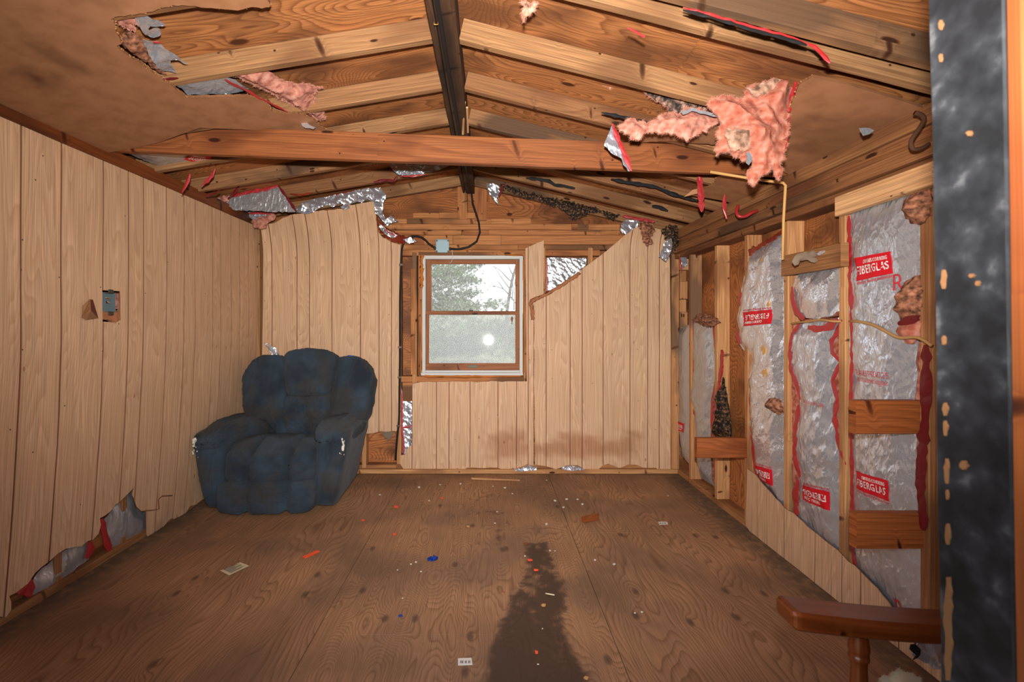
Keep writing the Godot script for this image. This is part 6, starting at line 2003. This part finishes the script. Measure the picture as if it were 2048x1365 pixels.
# ---------------------------------------------------------------- the wooden armchair beside the doorway
func build_armchair() -> void:
	var o := thing("wooden_armchair", "varnished reddish wooden armchair with a turned arm post, partly behind the doorway post", "chair", Vector3(1.02, 0, -0.80))
	# the far arm, a long curved board narrowing to its rounded front end
	for s in [[1.0, "arm"], [0.60, "arm"]]:
		var dc: float = s[0]
		var st := SurfaceTool.new()
		st.begin(Mesh.PRIMITIVE_TRIANGLES)
		st.set_smooth_group(-1)
		var rows := []
		var ts := [0.0, 0.003, 0.010, 0.022, 0.05]
		for i in 19:
			ts.append(0.1 + 0.05 * i)
		var n := ts.size() - 1
		for i in n + 1:
			var t: float = ts[i]
			var snub: float = [0.66, 0.84, 0.95][i] if i < 3 else 1.0
			var x := lerpf(0.618, 1.28, t)
			var y := 0.648 - 0.042 * (1.0 - pow(1.0 - t, 1.6)) + 0.02 * t * t
			var w := lerpf(0.036, 0.032, t) * snub
			var h := 0.0195 * snub
			var zc := -dc + 0.012 * sin(t * PI)
			var ring := []
			var c := 0.006
			for q in [Vector2(-w + c, -h), Vector2(w - c, -h), Vector2(w, -h + c), Vector2(w, h - c), Vector2(w - c, h), Vector2(-w + c, h), Vector2(-w, h - c), Vector2(-w, -h + c)]:
				ring.append(Vector3(x, y + q.y, zc + q.x))
			rows.append(ring)
		for i in n:
			for k in 8:
				var k2 := (k + 1) % 8
				for j in [[i, k], [i + 1, k2], [i, k2], [i, k], [i + 1, k], [i + 1, k2]]:
					st.set_uv(Vector2(j[0] * 0.013, j[1] * 0.04))
					st.add_vertex(rows[j[0]][j[1]])
		for e in 2:
			var row: Array = rows[0] if e == 0 else rows[n]
			for k in range(1, 7):
				for j in ([0, k, k + 1] if e == 0 else [0, k + 1, k]):
					st.set_uv(Vector2(0.1, 0.1))
					st.add_vertex(row[j])
		put(o, "arm", done(st), M.varnish)
		# turned post under the arm
		var prof := [Vector2(0.0165, 0.622), Vector2(0.0165, 0.602), Vector2(0.0188, 0.588), Vector2(0.0200, 0.574), Vector2(0.0192, 0.567), Vector2(0.0165, 0.563), Vector2(0.0188, 0.560), Vector2(0.0195, 0.555), Vector2(0.0188, 0.551), Vector2(0.0158, 0.548), Vector2(0.0155, 0.535), Vector2(0.0170, 0.50), Vector2(0.0195, 0.44), Vector2(0.0150, 0.345)]
		put(o, "arm_post", lathe(prof, Vector3(0.775, 0, -dc), 24), M.varnish)
		put(o, "arm_spindle", lathe([Vector2(0.012, 0.602), Vector2(0.015, 0.5), Vector2(0.012, 0.345)], Vector3(1.08, 0, -dc), 16), M.varnish)
	var seat := func(q: Vector3, v: Vector3) -> Vector3:
		v.y -= 0.012 * (1.0 - q.x * q.x) * (1.0 - q.z * q.z) * maxf(0.0, q.y)
		return v
	put(o, "seat", cushion(Vector3(0.255, 0.02, 0.235), 6.0, 14, Transform3D(Basis(), Vector3(0.99, 0.36, -0.80)), seat), M.varnish)
	for q in [[0.80, -0.62], [0.80, -0.98], [1.17, -0.64], [1.17, -0.96]]:
		put(o, "leg", lathe([Vector2(0.016, 0.35), Vector2(0.022, 0.25), Vector2(0.019, 0.22), Vector2(0.024, 0.2), Vector2(0.018, 0.02), Vector2(0.016, 0.0)], Vector3(q[0], 0, q[1]), 14), M.varnish)
	for q in [[-0.62, -0.98, 0.80], [-0.64, -0.96, 1.17]]:
		put(o, "stretcher", tube([Vector3(q[2], 0.14, q[0]), Vector3(q[2], 0.14, q[1])], 0.011, 10, false), M.varnish)
	for z in [-0.62, -0.70, -0.80, -0.90, -0.98]:
		put(o, "back_spindle", tube([Vector3(1.20, 0.37, z), Vector3(1.29, 0.88, z * 1.0)], 0.011, 10, false), M.varnish)
	put(o, "back_rail", timber(Vector3(1.30, 0.93, -0.58), Vector3(1.30, 0.93, -1.02), 0.024, 0.12, Vector3.UP, 4), M.varnish)

# ---------------------------------------------------------------- bits on the floor
func flat_scrap(called: String, label: String, category: String, px: Array, m: Material, group := "", curl := 0.003, thick := 0.0012) -> Node3D:
	var poly := pts(px, on_floor)
	var c := Vector2.ZERO
	for p in poly:
		c += p / poly.size()
	var o := thing(called, label, category, Vector3(c.x, 0.0, -c.y), group)
	put(o, "sheet", done(sheet(poly, Vector2(0.02, 0.02), func(p, e, k): return Vector3(p.x, 0.0028 + curl * (0.5 + 0.5 * fn.get_noise_2d(p.x * 30, p.y * 30)) - thick * k, -p.y), Vector3.UP)), m)
	return o

func build_litter() -> void:
	var o := flat_scrap("paper_card", "small printed cream paper card lying on the floor in front of the recliner", "paper", [440, 1144, 480, 1127, 498, 1134, 458, 1153], M.paper, "", 0.004)
	var q := pts([440, 1144, 480, 1127, 498, 1134, 458, 1153], on_floor)
	for i in 8:
		var t := 0.1 + i * 0.11
		var a := q[0].lerp(q[3], t).lerp(q[1].lerp(q[2], t), 0.12)
		var b := q[0].lerp(q[3], t).lerp(q[1].lerp(q[2], t), [0.8, 0.88, 0.6, 0.86, 0.85, 0.5, 0.86, 0.7][i])
		put(o, "printed_line", block(Vector3(minf(a.x, b.x), 0.0070, -maxf(a.y, b.y)), Vector3(maxf(a.x, b.x), 0.0074, -minf(a.y, b.y) + 0.002)) if false else timber(Vector3(a.x, 0.0072, -a.y), Vector3(b.x, 0.0072, -b.y), 0.003, 0.0006, Vector3.UP, 1, 0.0, 0.0001), M.ink)
	flat_scrap("orange_tape", "long bright orange strip of tape on the floor in front of the recliner", "tape", [604, 1116, 634, 1103, 640, 1105, 611, 1119], M.orange_tag)
	var spots := [[792, 1015, 4, 2.4, "orange tape bit on the floor, halfway between recliner and window wall, the squarest one"], [884, 998, 2.5, 1.6, "orange tape bit nearest the rear wall"], [726, 1042, 3, 1.6, "tiny orange tape bit close to the side of the recliner"], [789, 1070, 3.2, 2.2, "rounded orange tape bit straight below the square one"], [1060, 1122, 5, 2.2, "upper orange tape bit lying on the dark stain"], [1072, 1142, 4.5, 2.2, "lower orange tape bit on the dark stain, just below another"], [1073, 1307, 3, 3.6, "orange tape bit alone on the broad end of the dark stain"]]
	for s in spots:
		flat_scrap("orange_scrap", s[4], "tape", [s[0] - s[2], s[1] - s[3], s[0] + s[2], s[1] - s[3] * 0.6, s[0] + s[2], s[1] + s[3], s[0] - s[2] * 0.8, s[1] + s[3]], M.orange_tag, "orange bits of tape on the floor")
	o = thing("blue_scrap", "crumpled blue plastic scrap in the middle of the floor", "scrap", Vector3(on_floor(865, 1121).x, 0, -on_floor(865, 1121).y))
	put(o, "plastic", cushion(Vector3(0.026, 0.007, 0.013), 2.2, 10, Transform3D(Basis.from_euler(Vector3(0, 0.3, 0)), o.position + Vector3(0, 0.008, 0)), func(a, v): return v + Vector3(noise3(a, 2.5), noise3(a + Vector3.ONE, 2.5), noise3(a - Vector3.ONE, 2.5)) * 0.012), M.blue_scrap)
	flat_scrap("blue_scrap", "tiny flat blue fleck on the floor in front of the larger blue scrap", "scrap", [796, 1233, 803, 1231, 806, 1235, 798, 1237], M.blue_scrap)
	for s in [["small white printed sticker on the floor at the bottom centre, above a big knot", [916, 1319, 943, 1318, 945, 1332, 916, 1333], "HIII S"], ["small white printed sticker on the floor near the stud wall", [1316, 1045, 1334, 1045, 1336, 1050, 1319, 1051], "HIII"]]:
		o = flat_scrap("sticker", s[0], "sticker", s[1], M.white_scrap, "", 0.0005)
		var c := pts(s[1], on_floor)
		var x0 := c[3].x
		var w := c[2].x - c[3].x
		var zd := c[3].y
		var h := c[0].y - c[3].y
		for i in 9:
			if i in [3, 6]: continue
			put(o, "print_mark", block(Vector3(x0 + w * (0.14 + i * 0.08), 0.0034, -zd - h * 0.62), Vector3(x0 + w * (0.14 + i * 0.08 + 0.045), 0.0038, -zd - h * 0.28), 0, 1), M.ink)
	# wooden bits
	o = thing("wood_wedge", "split wooden wedge lying on the floor towards the stud wall", "wood offcut", Vector3(on_floor(1178, 1047).x, 0, -on_floor(1178, 1047).y))
	var a := on_floor(1166, 1047)
	var b := on_floor(1193, 1040)
	put(o, "block", timber(Vector3(a.x, 0.022, -a.y), Vector3(b.x, 0.016, -b.y), 0.032, 0.032, Vector3.UP, 3, 0.004), M.bracket)
	put(o, "splinter", timber(Vector3(a.x + 0.04, 0.036, -a.y - 0.01), Vector3(b.x + 0.01, 0.028, -b.y - 0.02), 0.02, 0.012, Vector3.UP, 3, 0.004), M.bracket)
	o = thing("lath", "thin bare lath lying on the floor along the foot of the rear wall", "wood offcut", Vector3(on_floor(990, 960).x, 0, -on_floor(990, 960).y))
	a = on_floor(943, 959.5)
	b = on_floor(1040, 963)
	put(o, "stick", timber(Vector3(a.x, 0.007, -a.y), Vector3(b.x, 0.007, -b.y), 0.012, 0.012, Vector3.UP, 4), M.pine0)
	o = thing("twig", "pale straight twig lying across the dark floor stain", "twig", Vector3(on_floor(1100, 1192).x, 0, -on_floor(1100, 1192).y))
	a = on_floor(1091, 1190)
	b = on_floor(1109, 1193)
	put(o, "stem", tube([Vector3(a.x, 0.005, -a.y), Vector3(b.x, 0.005, -b.y)], 0.003, 6, false), M.paper)
	var chips := [[1052, 1089, 5, 2, "brown wood chip with a pale side at the top of the dark stain", "bracket"], [1087, 1213, 5, 3, "curled tan dry leaf on the dark stain below the twig", "wire_tan"], [1005, 1187, 4, 3, "pinkish fluff bit on the floor at the edge of the dark stain", "wool"], [1172, 1359, 5, 3, "tan wood chip at the bottom edge of the floor by the seam", "wire_tan"], [936, 1055, 4, 1.5, "yellowish crumb lying on a floor knot in the middle", "wire_tan"]]
	for s in chips:
		flat_scrap("floor_chip", s[4], "debris", [s[0] - s[2], s[1], s[0] - s[2] * 0.3, s[1] - s[3], s[0] + s[2], s[1] - s[3] * 0.4, s[0] + s[2] * 0.6, s[1] + s[3], s[0] - s[2] * 0.4, s[1] + s[3] * 0.8], M[s[5]], "chips and fluff on the floor", 0.006, 0.003)
	var r := RandomNumberGenerator.new()
	r.seed = 99
	for s in [[838, 976], [880, 971], [921, 969], [986, 974], [1010, 977], [1093, 962], [760, 991], [858, 1003], [1025, 989], [994, 1025], [990, 1048], [1093, 1050], [1110, 1003], [1133, 1000], [1155, 1000], [1165, 1010], [1127, 1016], [822, 1130], [832, 1126], [842, 1145], [795, 1142], [805, 1199], [1100, 1103], [1110, 1104], [1050, 1114], [1190, 1122], [1228, 1130], [1085, 1260], [1076, 1331], [1336, 993], [1270, 1228], [1284, 1226]]:
		var w := r.randf_range(1.4, 3.6)
		var h := w * r.randf_range(0.4, 0.8)
		var px := []
		for i in 7:
			var t := TAU * i / 7
			px.append(s[0] + cos(t) * w * r.randf_range(0.6, 1.0))
			px.append(s[1] + sin(t) * h * r.randf_range(0.6, 1.0))
		flat_scrap("plaster_crumb", "small whitish crumb of debris scattered on the plywood floor", "debris", px, M.white_scrap, "whitish crumbs on the floor", 0.003, 0.002)
